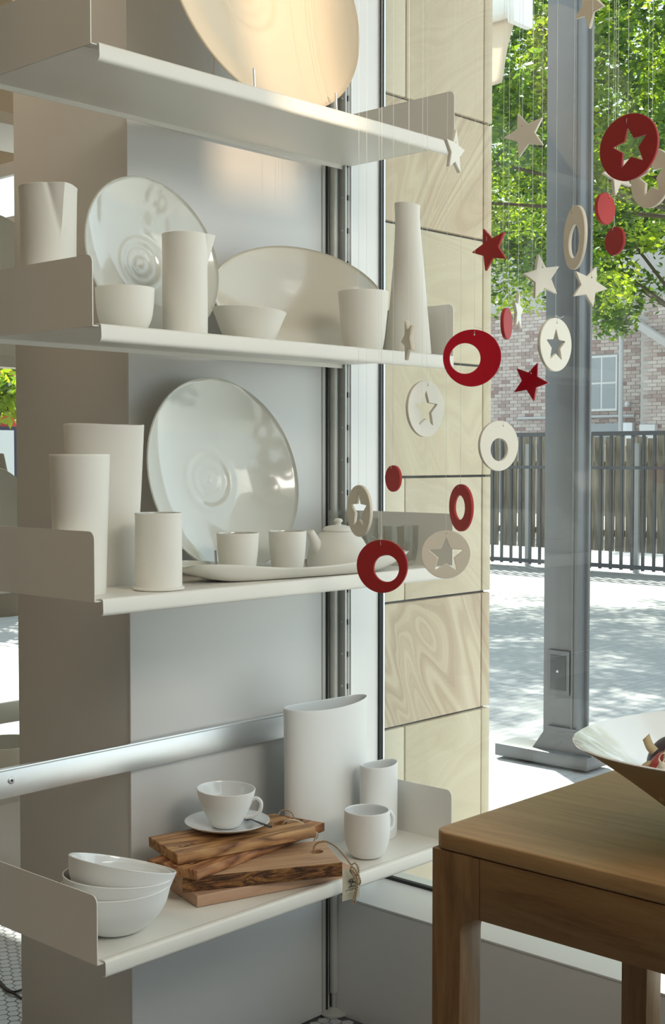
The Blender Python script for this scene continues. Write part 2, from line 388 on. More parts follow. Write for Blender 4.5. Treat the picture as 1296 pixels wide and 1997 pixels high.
# brick: one tone per piece through Object Info
m, nt, b = mat_new('brick'); oi = N(nt, 'ShaderNodeObjectInfo'); gi = N(nt, 'ShaderNodeNewGeometry')
ad = N(nt, 'ShaderNodeMath', operation='ADD'); nt.links.new(oi.outputs['Random'], ad.inputs[0]); nt.links.new(gi.outputs['Random Per Island'], ad.inputs[1])
fr = N(nt, 'ShaderNodeMath', operation='FRACT'); nt.links.new(ad.outputs[0], fr.inputs[0])
cr = N(nt, 'ShaderNodeValToRGB'); e = cr.color_ramp.elements; e[0].color = (.28, .19, .175, 1); e[1].color = (.52, .46, .43, 1)
k = e.new(.35); k.color = (.42, .34, .315, 1); k = e.new(.7); k.color = (.47, .40, .37, 1)
nt.links.new(fr.outputs[0], cr.inputs['Fac']); nt.links.new(cr.outputs['Color'], b.inputs['Base Color']); b.inputs['Roughness'].default_value = .9; M['brick'] = m
# paving: pale concrete with a fine paver pattern
m, nt, b = mat_new('paving'); tc = N(nt, 'ShaderNodeTexCoord'); br = N(nt, 'ShaderNodeTexBrick')
br.inputs['Scale'].default_value = 4.5; br.inputs['Color1'].default_value = (.37, .37, .38, 1); br.inputs['Color2'].default_value = (.33, .335, .345, 1)
br.inputs['Mortar'].default_value = (.24, .24, .25, 1); br.inputs['Mortar Size'].default_value = .012
nt.links.new(tc.outputs['Object'], br.inputs['Vector']); nt.links.new(br.outputs['Color'], b.inputs['Base Color']); b.inputs['Roughness'].default_value = .8; M['paving'] = m

# ------------------------------------------------------------------ room shell
XS, XG, YW = 2.16, 2.325, 2.0      # sill front, glass, shelf wall
SILL = 0.267
YL, YR, XB, ZC = 4.6, -3.6, -3.2, 3.1
fl = tag(box('floor', XB, XS, YR, YL, -0.05, -0.003, M['grout']), kind='structure')
# hexagonal tiles: those in the gap left of the pilaster as pieces, the rest as one
hr = 0.0155; HW = hr * math.sqrt(3)
def hexv(cx, cy, r=hr * .93): return [(cx + r * math.cos(R(60 * k + 30)), cy + r * math.sin(R(60 * k + 30))) for k in range(6)]
hexme = bpy.data.meshes.new('floor_tile')
vs = [(x, y, -.003) for x, y in hexv(0, 0)] + [(x * .96, y * .96, 0.0) for x, y in hexv(0, 0)]
hexme.from_pydata(vs, [], [(6, 7, 8, 9, 10, 11)] + [(k, (k + 1) % 6, 6 + (k + 1) % 6, 6 + k) for k in range(6)]); hexme.materials.append(M['tile'])
near, far = [], []
for j in range(int((YL - 1.0) / (hr * 1.5))):
    for i in range(int((XS - .9) / HW) + 1):
        x = .9 + (i + .5 * (j % 2)) * HW; y = 1.0 + j * hr * 1.5
        if x > XS - .02: continue
        if 1.57 < x < XS and 1.985 < y < 2.40: continue
        d = Vector((x, y, 0)); t = d.dot(_r) / max(d.dot(_f), .1)
        px = CX + FPX * t
        if 1.6 < y < 3.0 and -22 < px < 60: near.append((x, y))
        elif y > 1.2: far.append((x, y))
near = sorted(near, key=lambda p: p[0] ** 2 + p[1] ** 2)
far += near[300:]; near = near[:300]
for x, y in near:
    o = bpy.data.objects.new('floor_tile', hexme); COL.objects.link(o); o.parent = fl
    o.location = (x, y, -.0002 + rnd.uniform(-.0003, .0003)); o.rotation_euler = (rnd.uniform(-.004, .004), rnd.uniform(-.004, .004), 0)
vs, fs = [], []
for x, y in far:
    b0 = len(vs); vs += [(a, c, 0) for a, c in hexv(x, y)]; fs.append(tuple(range(b0, b0 + 6)))
tag(from_py('tile_field', vs, fs, M['tile'], fl, False), kind='stuff')
ce = tag(box('ceiling', XB, XG, YR, YL, ZC, ZC + .1, M['ceil']), kind='structure')
def shutter():
    # four added unseen blades cut the sun-patch beam, half a metre before the lamp; edges aimed at the wall plane Y = 2
    q = .11; yb = SPOT_P.y + .5
    def to(x, z): p = Vector((x, 2.0, z)); k = (yb - SPOT_P.y) / (p.y - SPOT_P.y); return SPOT_P + (p - SPOT_P) * k
    a = to(onY(420, 330, 2.0).x, onY(500, 380, 2.0).z); b = to(onY(583, 330, 2.0).x + .0, 2.6)
    box('spotlight_blade', a.x - q, a.x, yb, yb + .002, a.z - q, b.z + q, M['rubber'], ce)
    box('spotlight_blade', b.x, b.x + q, yb, yb + .002, a.z - q, b.z + q, M['rubber'], ce)
    box('spotlight_blade', a.x, b.x, yb, yb + .002, a.z - q, a.z, M['rubber'], ce)
    box('spotlight_blade', a.x, b.x, yb, yb + .002, b.z, b.z + q, M['rubber'], ce)
    box('spotlight_stem', a.x - .09, a.x - .08, yb - .01, yb, b.z, ZC, M['rubber'], ce)
shutter()
tag(box('wall_back', XB - .1, XB, YR, YL, 0, ZC, M['warmwall']), kind='structure')
wr = tag(box('wall_right', XB, XG, YR - .1, YR, 0, .35, M['warmwall']), kind='structure')
box('wall_lintel', XB, XG, YR - .1, YR, 2.85, ZC, M['warmwall'], wr)
box('wall_pier', XB, XB + 2.6, YR - .1, YR, .35, 2.85, M['warmwall'], wr)
tag(box('wall_left', XB, XG + .1, YL, YL + .1, 0, ZC, M['warmwall']), kind='structure')
# low wall under the windows: panel with a pale ledge on top
lw = tag(box('wall_front', XS, XG + .06, YR, YL, -.05, SILL - .006, M['sill']), kind='structure')
box('ledge', XS - .001, XG + .058, YR, YL, SILL - .0055, SILL, M['sill'], lw, bev=.001)
tag(box('wall_top', XG - .05, XG + .1, YR, YL, 2.75, ZC, M['white']), kind='structure')
# pilaster with satin panel
pil = tag(box('wall_side', 1.596, 2.13, YW + .004, 2.376, 0, ZC, M['pilaster'], bev=.002), kind='structure')
box('face_panel', 1.594, 2.128, YW, YW + .006, 0.0, ZC, M['panel'], pil, bev=.0015)
tr = tag(box('trim_1', 2.128, 2.150, YW - .002, YW + .03, 0, ZC, M['alu_dark']), kind='structure')
box('shadow_gap', 2.138, 2.143, YW - .004, YW + .02, 0, ZC, M['rubber'], tr)
tag(box('trim_2', 2.150, 2.316, YW, YW + .05, SILL, ZC, M['white']), kind='structure')
tag(box('trim_3', 2.13, XG + .01, YW + .06, 2.37, 0, ZC, M['white']), kind='structure')
# windows
w1 = tag(empty('window_1', (XG, -.8, SILL)), kind='structure')
def wpart(name, x0, x1, y0, y1, z0, z1, m, par, bev=0):
    o = box(name, x0, x1, y0, y1, z0, z1, m, None, bev); o.parent = par; o.matrix_parent_inverse = Matrix.Translation(par.location).inverted(); return o
wpart('glass_pane', XG - .003, XG + .003, YR, YW - .005, SILL + .006, 2.75, M['win'], w1)
wpart('gasket', XG - .0085, XG + .0045, YW - .005, YW + .002, SILL, 2.75, M['rubber'], w1)
wpart('gasket', XG - .006, XG + .006, YR, YW - .013, SILL, SILL + .007, M['rubber'], w1)
wpart('clear_edge_strip', XG + .0045, XG + .0105, YW - .004, YW - .002, SILL, 2.75, M['alu'], w1)
w2 = tag(empty('window_2', (XG, 3.4, SILL)), kind='structure')
wpart('glass_pane', XG - .003, XG + .003, 2.375, YL, SILL, 2.75, M['win'], w2)
wpart('transom', XG - .02, XG + .02, 2.375, YL, 1.93, 1.965, M['white'], w2)
wpart('sill_strip', XG - .02, XG + .02, 2.375, YL, SILL, SILL + .02, M['alu_dark'], w2)

w3 = tag(empty('window_3', (0, YR - .05, .35)), kind='structure')  # window added in the unseen wall to brighten the shelf fronts
wpart('glass_pane', XB + 2.6, XG, YR - .053, YR - .047, .35, 2.85, M['win'], w3)
for xm in (.6,): wpart('mullion', xm, xm + .06, YR - .09, YR - .01, .35, 2.85, M['alu_dark'], w3)
# ------------------------------------------------------------------ stone pillar outside the glass
sp = empty('stone_pillar', (2.54, 2.2, 0), 0, 'banded cream sandstone block pillar just outside the glass', 'pillar')
core = box('mortar_core', -.195, .20, -.188, .188, -.1, 3.4, M['grout'], sp)
zj = [-.1, .13, .289, .607, .902, 1.195, 1.470, 1.783, 2.074, 2.39, 2.70, 3.02, 3.38]
cfg = {  # course: (split x or None, angle, strength, tint)
 2: (2.4145, .3, .3, (1, 1, .96)), 3: (None, -.95, 1.0, (1, .97, .94)), 4: (2.4145, -.6, .35, (1, 1, 1)), 5: (None, -1.3, .45, (1, 1, .97)),
 6: (2.4145, .1, .35, (1, 1, .97)), 7: (None, .85, .9, (1, .97, .93)), 8: (2.4145, .5, .35, (.98, .96, .95)), 9: (None, 1.45, .8, (1, 1, .97)),
 1: (None, .2, .5, (1, 1, 1)), 0: (2.4145, .2, .5, (1, 1, 1)), 10: (2.4145, .4, .5, (1, 1, 1)), 11: (None, .4, .5, (1, 1, 1))}
jn = .0028
for i in range(12):
    spl, ang, st, ti = cfg[i]
    z0, z1 = zj[i] + jn, zj[i + 1] - jn
    xs = [2.336] + ([spl] if spl else []) + [2.7175, 2.753]
    mats = [sandstone('sandstone', i * 1.37, ang, st, ti)]
    m2 = sandstone('sandstone', i * 2.11 + 5, ang * .4 + .2, st * .3, (1.02, 1.04, 1.06))
    for k in range(len(xs) - 1):
        last = k == len(xs) - 2
        a = xs[k] + (jn * .6 if k else 0); b_ = xs[k + 1] - (0 if last else jn * .6)
        mm = m2 if (spl and k == 0) else mats[0]
        o = box('stone_block', a - 2.54, b_ - 2.54, YW - 2.2 + rnd.uniform(-.0008, .0008), .2, z0, z1, mm, sp, bev=.003)

# ------------------------------------------------------------------ shelving
def sheet(name, prof, th, x0, x1, mat, parent):
    """(y,z) centre line thickened and extruded along x"""
    P = [Vector((0, p[0], p[1])) for p in prof]; n = len(P); L, Rr = [], []
    for i in range(n):
        a = P[max(i - 1, 0)]; b = P[min(i + 1, n - 1)]; t = (b - a).normalized(); nn = Vector((0, -t.z, t.y))
        L.append(P[i] + nn * th / 2); Rr.append(P[i] - nn * th / 2)
    poly = L + Rr[::-1]
    return prism(name, [(p.y, p.z) for p in poly], x0, x1, mat, parent, axis='X')
X0, X1, YF, YB = 1.270, 2.181, 1.676, 1.973
ZS = [1.878, 1.446, 1.016, 0.440]
def round_rect(y0, y1, z0, z1, r, n=6):
    pts = [(y0, z0)]
    for k in range(n + 1): t = math.pi - (math.pi / 2) * k / n; pts.append((y0 + r + r * math.cos(t), z1 - r + r * math.sin(t)))
    for k in range(n + 1): t = math.pi / 2 - (math.pi / 2) * k / n; pts.append((y1 - r + r * math.cos(t), z1 - r + r * math.sin(t)))
    pts.append((y1, z0)); return pts
labs = ['white enamelled metal shelf carrying only the huge peach platter, topmost of four',
        'white enamelled metal shelf holding the pouring jugs and conical bottle, second from the top',
        'white enamelled metal shelf holding the teapot tray and tall cylinders, third from the top',
        'white enamelled metal shelf holding wooden boards and stacked bowls, lowest of four']
def shelf(z, lab):
    s = empty('metal_shelf', (X0, YB, z), 0, lab, 'shelf', 'metal shelves on the aluminium uprights')
    x1 = X1 - X0; yf = YF - YB
    t = .0018
    prof = [(0, -.009), (0.0, -.002), (-.002, -t / 2), (-.01, -t / 2), (yf + .020, -t / 2), (yf + .013, .0012), (yf + .008, .0022), (yf + .003, .0020), (yf + .0008, .0008),
            (yf, -.0012), (yf - .0005, -.0180), (yf + .0004, -.0212), (yf + .0030, -.0232), (yf + .0065, -.0238)]
    # deck fills the whole width, lip stops short of the ends
    sheet('deck', prof[2:5], t, 0, x1, M['shelf'], s)
    sheet('front_lip', prof[4:], t, .012, x1 - .006, M['shelf'], s)
    sheet('rear_lip', [(0.001, -.010), (.001, -.003), (-.001, -t / 2), (-.006, -t / 2)], t, .012, x1 - .015, M['shelf'], s)
    for xx in (0, x1):
        prism('end_panel', round_rect(yf + .012 if False else yf + .004, 0, -.0018, .109, .013), xx - .0009, xx + .0009, M['shelf'], s, axis='X')
    box('corner_web', 0, .012, yf + .004, yf + .022, -.0018, 0, M['shelf'], s)
    return s
shelves = [shelf(z, l) for z, l in zip(ZS, labs)]
# uprights
def upright(px_x, lab):
    u = empty('shelf_upright', (px_x, YB + .012, 0), 0, lab, 'upright', 'aluminium uprights carrying the shelves')
    bm = bmesh.new()
    pts = [(-.009 + .009 * math.cos(t) * 1.0, .004 + .009 * math.sin(t)) for t in [math.pi * 2 * k / 20 for k in range(20)]]
    a = [bm.verts.new((p[0], p[1], .0465)) for p in pts]; b = [bm.verts.new((p[0], p[1], ZC)) for p in pts]
    for k in range(20): bm.faces.new((a[k], a[(k + 1) % 20], b[(k + 1) % 20], b[k]))
    bm.faces.new(a[::-1]); bm.faces.new(b); from_bm('post', bm, M['alu_dark'], u)
    tk = empty('track', (0, 0, 0)); tk.parent = u
    tko = box('track', .004, .022, -.018, .006, .168, ZC, M['alu_dark'], u, bev=.001); bpy.data.objects.remove(tk)
    for xx in (.0035, .0125, .0215): box('track_ridge', xx - .0006, xx + .0006, -.0205, -.018, .168, ZC, M['white'] if xx == .0125 else M['alu'], tko)
    z = .52
    while z < 2.35:
        bm = bmesh.new(); bmesh.ops.create_cone(bm, cap_ends=True, segments=14, radius1=.0034, radius2=.0026, depth=.002, matrix=Matrix.Translation((.0032, -.008, z)) @ Matrix.Rotation(-math.pi / 2, 4, 'Y'))
        from_bm('rivet', bm, M['steel'], tko)
        box('slot', .0095, .0155, -.0200, -.0178, z - .006, z + .006, M['rubber'], tko, bev=.0008)
        z += .0715
    bm = bmesh.new(); bmesh.ops.create_cone(bm, cap_ends=True, segments=16, radius1=.005, radius2=.005, depth=.045, matrix=Matrix.Translation((-.009, .004, .026)))
    from_bm('foot_rod', bm, M['steel'], u)
    vs, fs, idx = revolve([(0, .0, 0), (.032, .0, 0), (.032, .003, 0), (.026, .007, 0), (.010, .010, 0), (.007, .013, 0), (0, .013, 0)], 32)
    f = from_py('foot', vs, fs, M['alu_dark'], u, True); f.location = (-.009, .004, 0)
    return u
upright(2.1635, 'slotted aluminium upright at the right end of the shelves')
upright(1.233, 'slotted aluminium upright at the left end of the shelves')
rl = empty('wall_rail', (.7, 1.985, .645), 0, 'broad brushed aluminium rail with a screw running behind the lowest shelf', 'rail')
box('rail_bar', .0, 1.445, .0, .010, .0, .052, M['alu'], rl, bev=.001)
box('rail_groove', .0, 1.445, -.0006, .002, .0475, .0495, M['alu_dark'], rl)
for xx in (.638,):
    vs, fs, idx = revolve([(0, 0, 0), (.0065, 0, 0), (.0065, .0012, 0), (.005, .0022, 0), (.0024, .0022, 0), (.0024, .0005, 1), (0, .0005, 1)], 24)
    sc = from_py('screw', vs, fs, [M['steel'], M['ink']], rl, True, idx); p = onY(22, 1522, 1.985)
    sc.location = (p.x - .7, .0, p.z - .645); sc.rotation_euler = (math.pi / 2, 0, 0)

# ------------------------------------------------------------------ pots
def at(px, Y): d = ray(px, 893); return Vector((Y * d.x / d.y, Y, 0))
def pot(name, px, Y, z, label, cat, group=None, rz=0):
    p = at(px, Y); return empty(name, (p.x, p.y, z), rz, label, cat, group)
CE = [M['cer'], M['glaze']]; CW = [M['cer_w'], M['glaze_w']]
def wob(a=.0008, k=3, ph=0, zs=60):
    def f(x, y, z, t, kk):
        s = 1 + a / .04 * math.sin(k * t + ph + z * 9) ; return (x * s, y * s, z)
    return f
E_ = .0006
# --- shelf 2
z2 = ZS[1] + E_
j = pot('pouring_jug', 98, 1.872, z2, 'unglazed cream jug with a long folded spout facing front, behind the left shelf end', 'jug', 'straight sided pouring jugs', )
H = .243
def jugfn(H, ang, out, wl, wr_, drop=.075):
    """pulled spout: a wedge that opens from a point `drop` below the rim; wl/wr_ flank widths"""
    def f(x, y, z, t, k):
        d = (t - ang + math.pi) % (2 * math.pi) - math.pi
        q = min(1.0, max(0.0, (z - (H - drop)) / drop)); q = q ** .9
        w = (wl if d < 0 else wr_) * (q + 1e-3)
        e = max(0.0, 1 - abs(d) / w); s = 1 + out * q * e ** 1.25
        if d < 0: s -= .045 * q * math.exp(-((abs(d) - w) / .10) ** 2)
        return (x * s, y * s, z)
    return f
vessel('jug_body', [(.043, 0), (.046, .004), (.0465, .06), (.046, .14), (.0475, .225), (.0485, H)], .0028, CE, j, 160, jugfn(H, R(-99), .27, .48, .70, .080), sm=10)
b1 = pot('small_bowl', 246, 1.772, z2, 'small upright cream bowl beside the left shelf end on the jug shelf', 'bowl')
vessel('bowl_body', [(.024, 0), (.033, .004), (.043, .022), (.0475, .045), (.0492, .0755)], .0026, CE, b1, 72, wob(.0005))
j2 = pot('pouring_jug', 362, 1.762, z2, 'tall unglazed cream jug whose small spout points right, before the round plate', 'jug', 'straight sided pouring jugs')
vessel('jug_body', [(.0365, 0), (.0388, .004), (.0392, .06), (.0388, .12), (.0392, .165), (.0397, .178)], .0028, CE, j2, 160, jugfn(.178, R(-38), .34, .55, .55, .05), sm=10)
b2 = pot('small_bowl', 487, 1.762, z2, 'small flared cream bowl with a dipping rim in front of the oval platter', 'bowl')
def tiltrim(a, ang, H):
    def f(x, y, z, t, k): return (x, y, z + a * math.cos(t - ang) * (max(z, 0) / H) ** 2)
    return f
vessel('bowl_body', [(.034, 0), (.042, .004), (.052, .022), (.060, .042), (.0672, .0600)], .0028, CE, b2, 80, tiltrim(.0045, R(150), .0600))
tb = pot('tall_cup', 708, 1.76, z2, 'wide unglazed cream tumbler between oval platter and conical bottle', 'cup')
vessel('cup_body', [(.030, 0), (.037, .004), (.0425, .030), (.0465, .065), (.049, .095), (.0508, .1215)], .003, CE, tb, 80, wob(.0005, 2))
cb = pot('conical_bottle', 795, 1.742, z2, 'tall cream bottle tapering to a cut-open neck at the right shelf end', 'bottle')
def bot(x, y, z, t, k):
    # neck sheared to one side, flattened like a folded spout
    q = max(0, (z - .20) / .107); s = 1 + .10 * q * math.cos(2 * (t - R(-40)))
    return (x * s - .004 * q, y * s, z + (.0025 * math.cos(t - R(150)) * q))
vessel('bottle_body', [(.045, 0), (.0475, .004), (.0445, .04), (.038, .11), (.031, .19), (.0255, .25), (.0235, .285), (.0238, .307)], .0028, CE, cb, 88, bot, sm=8)

# plates leaning on wire stands
def plate_stand(root, w, lean, hz, depth_=.075):
    """wire stand: two side frames, each a base rod, a front prong and a leaning back rod"""
    st = empty('stand', (0, 0, 0)); bpy.data.objects.remove(st)
    bm = bmesh.new()
    for s in (-1, 1):
        x = s * w
        tube('', [(x, -.020, .052), (x, -.022, .020), (x, -.020, .0034), (x, -.014, .0024), (x, .02, .0024), (x, .085, .0024), (x, .092, .005), (x * .98, .094, .02), (x * .9, .088 + lean * .02, hz)], .0021, None, None, 8, bm=bm)
    tube('', [(-w, .06, .0024), (w, .06, .0024)], .0021, None, None, 8, bm=bm)
    bmesh.ops.recalc_face_normals(bm, faces=bm.faces[:])
    return from_bm('wire_stand', bm, M['steel'], root)
def plate(root, name, rad, dep, lean, mats, zb, sx=1.0, sy=1.0, ring=True, well=.30, yoff=0.0, spin=0.0, segs=128):
    """dish standing upright: axis along -y, leaning back by `lean`"""
    cr = []
    n = 26
    def fr(u):   # concave front surface
        d = dep * (1 - u ** 2.2)
        if ring and u < well: d += .0006 * math.cos(u / well * math.pi * 5) * (1 - u / well * .4)
        if ring: d -= .0018 * math.exp(-((u - well) / .05) ** 2)
        return d
    prof = [(0.0, -(dep + .006), 0)]
    for i in range(1, n + 1):
        u = i / n; prof.append((rad * u, -(dep * (1 - u ** 2.2) + .0055 * (1 - u * .6)), 0))
    prof.append((rad + .0015, .0012, 1)); prof.append((rad, .0028, 1))
    nn = 60
    for i in range(1, nn): u = 1 - i / nn; prof.append((rad * u, -fr(u) + .001, 1))
    prof.append((0.0, -fr(0) + .001, 1))
    def f(x, y, z, t, k):
        w_ = 1 + .012 * math.sin(2 * t + .6) + .006 * math.sin(3 * t + 1.9)
        x, y = x * w_ * sx, y * w_ * sy
        # local plate axis z -> world -y
        return (x, -z, y)
    vs, fs, idx = revolve(prof, segs, f)
    # lowest edge to origin, lean back
    zmin = min(v[2] for v in vs)
    m_ = Matrix.Rotation(-lean, 4, 'X')
    vs = [m_ @ Vector((v[0], v[1], v[2] - zmin)) for v in vs]
    vs = [(v.x, v.y + yoff, v.z + zb) for v in vs]
    return from_py(name, [tuple(v) for v in vs], fs, mats, root, True, idx)
p2 = pot('round_plate', 324, 1.835, z2, 'round glazed grey plate upright on a stand between the two jugs', 'plate', None, 0)
plate(p2, 'dish', .150, .040, R(12), CE, .005, yoff=.0)
plate_stand(p2, .06, R(12), .10)
p3 = pot('round_plate', 470, 1.855, ZS[2] + E_, 'large round glazed grey dish upright on a stand behind the tea tray', 'plate', None, 0)
plate(p3, 'dish', .192, .054, R(13), CE, .005)
plate_stand(p3, .085, R(13), .12)
p1 = pot('round_platter', 563, 1.748, ZS[0] + E_, 'huge peach glazed platter upright on a stand on the top shelf', 'platter', None, 0)
plate(p1, 'dish', .247, .056, R(13), [M['cream'], M['glaze_c']], .005)
plate_stand(p1, .107, R(13), .16)
# oval platter: long, low
pp = empty('oval_platter', (1.952, 1.862, z2), R(-8), 'long oval grey platter propped upright behind the bowls of the jug shelf', 'platter')
plate(pp, 'dish', .222, .028, R(14), [M['cer'], M['glaze_o']], .004, sx=1.0, sy=.51, ring=False, yoff=.0)
plate_stand(pp, .11, R(14), .10)

# --- shelf 3
z3 = ZS[2] + E_
c1 = pot('cylinder_vase', 155, 1.80, z3, 'narrow cream cylinder vase standing beside the left shelf end', 'vase')
vessel('vase_body', [(.040, 0), (.0425, .003), (.0440, .05), (.0455, .12), (.0475, .18), (.0488, .2285)], .003, CE, c1, 80, wob(.0007, 2, .4))
c2 = pot('oval_vase', 203, 1.885, z3, 'tall wide oval cream vase behind the narrow cylinder vase', 'vase', None, R(-38))
def ell(a, b, wv=.0, H=1, ph=0):
    def f(x, y, z, t, k): return (x * a, y * b, z + wv * math.sin(2 * t + ph) * (z / H) ** 3)
    return f
vessel('vase_body', [(.052, 0), (.055, .003), (.0585, .07), (.064, .16), (.0675, .23), (.070, .281)], .003, CE, c2, 96, ell(1.0, .52, .0015, .281))
cn = pot('lidless_canister', 308, 1.752, z3 + .006, 'small plain cream canister standing on a thin flat coaster', 'canister')
vessel('canister_body', [(.038, 0), (.0398, .002), (.0398, .06), (.0395, .11), (.0399, .1235)], .0028, CE, cn, 80)
co = pot('coaster', 308, 1.752, z3, 'thin round cream coaster under the small canister', 'coaster')
vs, fs, idx = revolve([(0, 0, 0), (.042, 0, 0), (.0438, .0012, 0), (.0438, .0042, 0), (.042, .0054, 0), (0, .0054, 0)], 72); from_py('disc', vs, fs, CE[0], co)
# tray with swept-up corners
tr_ = empty('long_tray', (1.803, 1.765, z3), R(-8), 'long shallow cream tray with upswept corners under the tea set', 'tray')
def traymesh(L, W, h, th):
    nu, nv = 64, 28; vs, fs, idx = [], [], []
    def pt(u, v, side):
        # superellipse disc mapping u angle, v radius 0..1
        t = 2 * math.pi * u; c, s = math.cos(t), math.sin(t); n = 5.0
        rr = (abs(c) ** n + abs(s) ** n) ** (-1 / n)
        x, y = L * rr * c * v, W * rr * s * v
        e = max(0, (v - .62) / .38)
        corner = (abs(c * s) * 2) ** 3 * .35 + .48 + (.45 if c > 0 else .22) * (abs(c) ** 6)
        z = h * (e ** 1.8) * corner
        ins = 1 - .09 * (1 - e) ** 1 * 0
        if side: return (x * (1 - .0), y, z + th * (1 - .5 * v))
        return (x * (.985 if v >= .99 else 1), y, z + .0004)
    N_ = 96
    for side in (0, 1):
        for j_ in range(nv + 1):
            for i in range(N_): vs.append(pt(i / N_, j_ / nv, side))
    def id_(s, j_, i): return s * (nv + 1) * N_ + j_ * N_ + i % N_
    for i in range(N_):
        for j_ in range(nv):
            fs.append((id_(0, j_, i), id_(0, j_ + 1, i), id_(0, j_ + 1, i + 1), id_(0, j_, i + 1))); idx.append(0)
            fs.append((id_(1, j_, i), id_(1, j_, i + 1), id_(1, j_ + 1, i + 1), id_(1, j_ + 1, i))); idx.append(1)
        fs.append((id_(0, nv, i), id_(1, nv, i), id_(1, nv, i + 1), id_(0, nv, i + 1))); idx.append(0)
    return vs, fs, idx
vs, fs, idx = traymesh(.262, .066, .040, .0045); from_py('tray_body', vs, fs, CE, tr_, True, idx)
zt = z3 + .0052
for px, Y, r, lab in ((463, 1.790, .0392, 'unglazed cream cup at the left end of the tea tray'), (560, 1.768, .0362, 'unglazed cream cup on the tray next to the teapot')):
    k = pot('tea_cup', px, Y, zt, lab, 'cup', 'cups on the tea tray')
    vessel('cup_body', [(r * .62, 0), (r * .76, .003), (r * .88, .022), (r * .96, .05), (r, .0795)], .0026, CE, k, 72, wob(.0004, 2))
tp = pot('teapot', 659, 1.775, zt, 'squat cream teapot with a knobbed lid on the tray', 'teapot')
vs, fs, idx = revolve([(0, 0, 0)] + [(r, z, 0) for r, z in catmull([(.058, 0), (.0625, .003), (.0625, .014), (.058, .040), (.049, .058), (.038, .069), (.031, .0735)], 8)] + [(0, .0735, 0)], 80)
body = from_py('pot_body', vs, fs, M['cer'], tp)
vs, fs, idx = revolve([(0, 0.0, 0), (.031, 0, 0)] + [(r, z, 0) for r, z in catmull([(.0315, .001), (.0315, .003), (.026, .0085), (.014, .0115), (.007, .0125), (.0058, .0155), (.0085, .019), (.0088, .0215), (.006, .0245), (.001, .0255)], 6)] + [(0, .0255, 0)], 64)
lid = from_py('lid', vs, fs, M['cer'], tp); lid.location = (0, 0, .0738)
sd_ = Vector((-1, .15, 0)).normalized()
sp_pts = catmull([(*(sd_ * .042)[:2], .030), (*(sd_ * .052)[:2], .044), (*(sd_ * .060)[:2], .059), (*(sd_ * .070)[:2], .076)], 6)
rr = [.0185 + (.0072 - .0185) * (i / (len(sp_pts) - 1)) ** .7 for i in range(len(sp_pts))]
# hollow tip
sp_pts = sp_pts + [tuple(Vector(sp_pts[-1]) + Vector((-.0003, 0, .0005))), tuple(Vector(sp_pts[-1]) - (Vector(sp_pts[-1]) - Vector(sp_pts[-3])).normalized() * .008)]
rr = rr + [.0055, .0045]
spt = tube('spout', sp_pts, rr, M['cer'], tp, 28)
def tumbler(px, Y, r, h, lab):
    g = pot('drinking_glass', px, Y, z3, lab, 'glass', 'clear glasses behind the teapot')
    prof = catmull([(r * .66, 0), (r * .78, .003), (r * .92, .022), (r * .98, .045), (r, h)], 8)
    P = [(0, 0, 0)] + [(a, b, 0) for a, b in prof] + [(r - .0008, h + .0006, 0)] + [(a - .0017, b, 0) for a, b in reversed(prof) if b > .010] + [(r * .5, .0092, 0), (0, .009, 0)]
    vs, fs, idx = revolve(P, 56); from_py('glass_wall', vs, fs, M['tumbler'], g); return g
tumbler(781, 1.782, .0375, .082, 'clear stemless glass standing alone at the right shelf end')
tumbler(671, 1.930, .0335, .109, 'clear glass partly hidden behind the teapot lid')
tumbler(708, 1.850, .0335, .098, 'clear glass seen through the hanging star cut-out disc')

# --- shelf 4
z4 = ZS[3] + E_
tv = pot('oval_vase', 636, 1.90, z4, 'big flattened oval pale grey vase at the back of the lowest shelf', 'vase')
vessel('vase_body', [(.110, 0), (.114, .003), (.117, .05), (.118, .15), (.119, .24), (.120, .283)], .0035, CW, tv, 120, ell(1.0, .375, .003, .283, 2.0))
sv = pot('oval_vase', 739, 1.815, z4, 'small flattened oval pale grey vase standing behind the mug', 'vase')
vessel('vase_body', [(.045, 0), (.0475, .003), (.049, .03), (.0495, .10), (.050, .156)], .003, CW, sv, 96, ell(1.0, .62, .0018, .156, 2.0))
mg = pot('mug', 716, 1.745, z4, 'pale grey round-bottomed mug with a small ring handle on the lowest shelf', 'mug')
vessel('mug_body', [(.022, 0), (.031, .004), (.0405, .020), (.0455, .042), (.0463, .065), (.0455, .0935)], .0034, CW, mg, 80)
hd = Vector((.80, -.18, 0)).normalized()
tube('mug_handle', catmull([tuple(hd * .043 + Vector((0, 0, .078))), tuple(hd * .058 + Vector((0, 0, .081))), tuple(hd * .066 + Vector((0, 0, .066))), tuple(hd * .062 + Vector((0, 0, .049))), tuple(hd * .043 + Vector((0, 0, .042)))], 8), .0042, M['cer_w'], mg, 12)
# stacked bowls
bx = at(219, 1.783)
def sbowl(z, tx, ty, lab, sc=1.0, dx=0):
    o = empty('bowl', (bx.x + dx, bx.y, z), 0, lab, 'bowl', 'pale bowls stacked in the corner of the lowest shelf')
    o.rotation_euler = (tx, ty, 0)
    vessel('bowl_body', [(.030 * sc, 0), (.046 * sc, .004), (.069 * sc, .022), (.0855 * sc, .046), (.0935 * sc, .078)], .0028, CW, o, 96, wob(.0008, 2, 1.0))
    return o
sbowl(z4, 0, 0, 'pale grey bowl at the bottom of the three-bowl stack')
sbowl(z4 + .0150, 0, R(5.5), 'pale grey bowl in the middle of the three-bowl stack', .99, -.001)
sbowl(z4 + .0345, R(-1), R(16), 'pale grey bowl resting tilted on top of the three-bowl stack', .985, -.004)

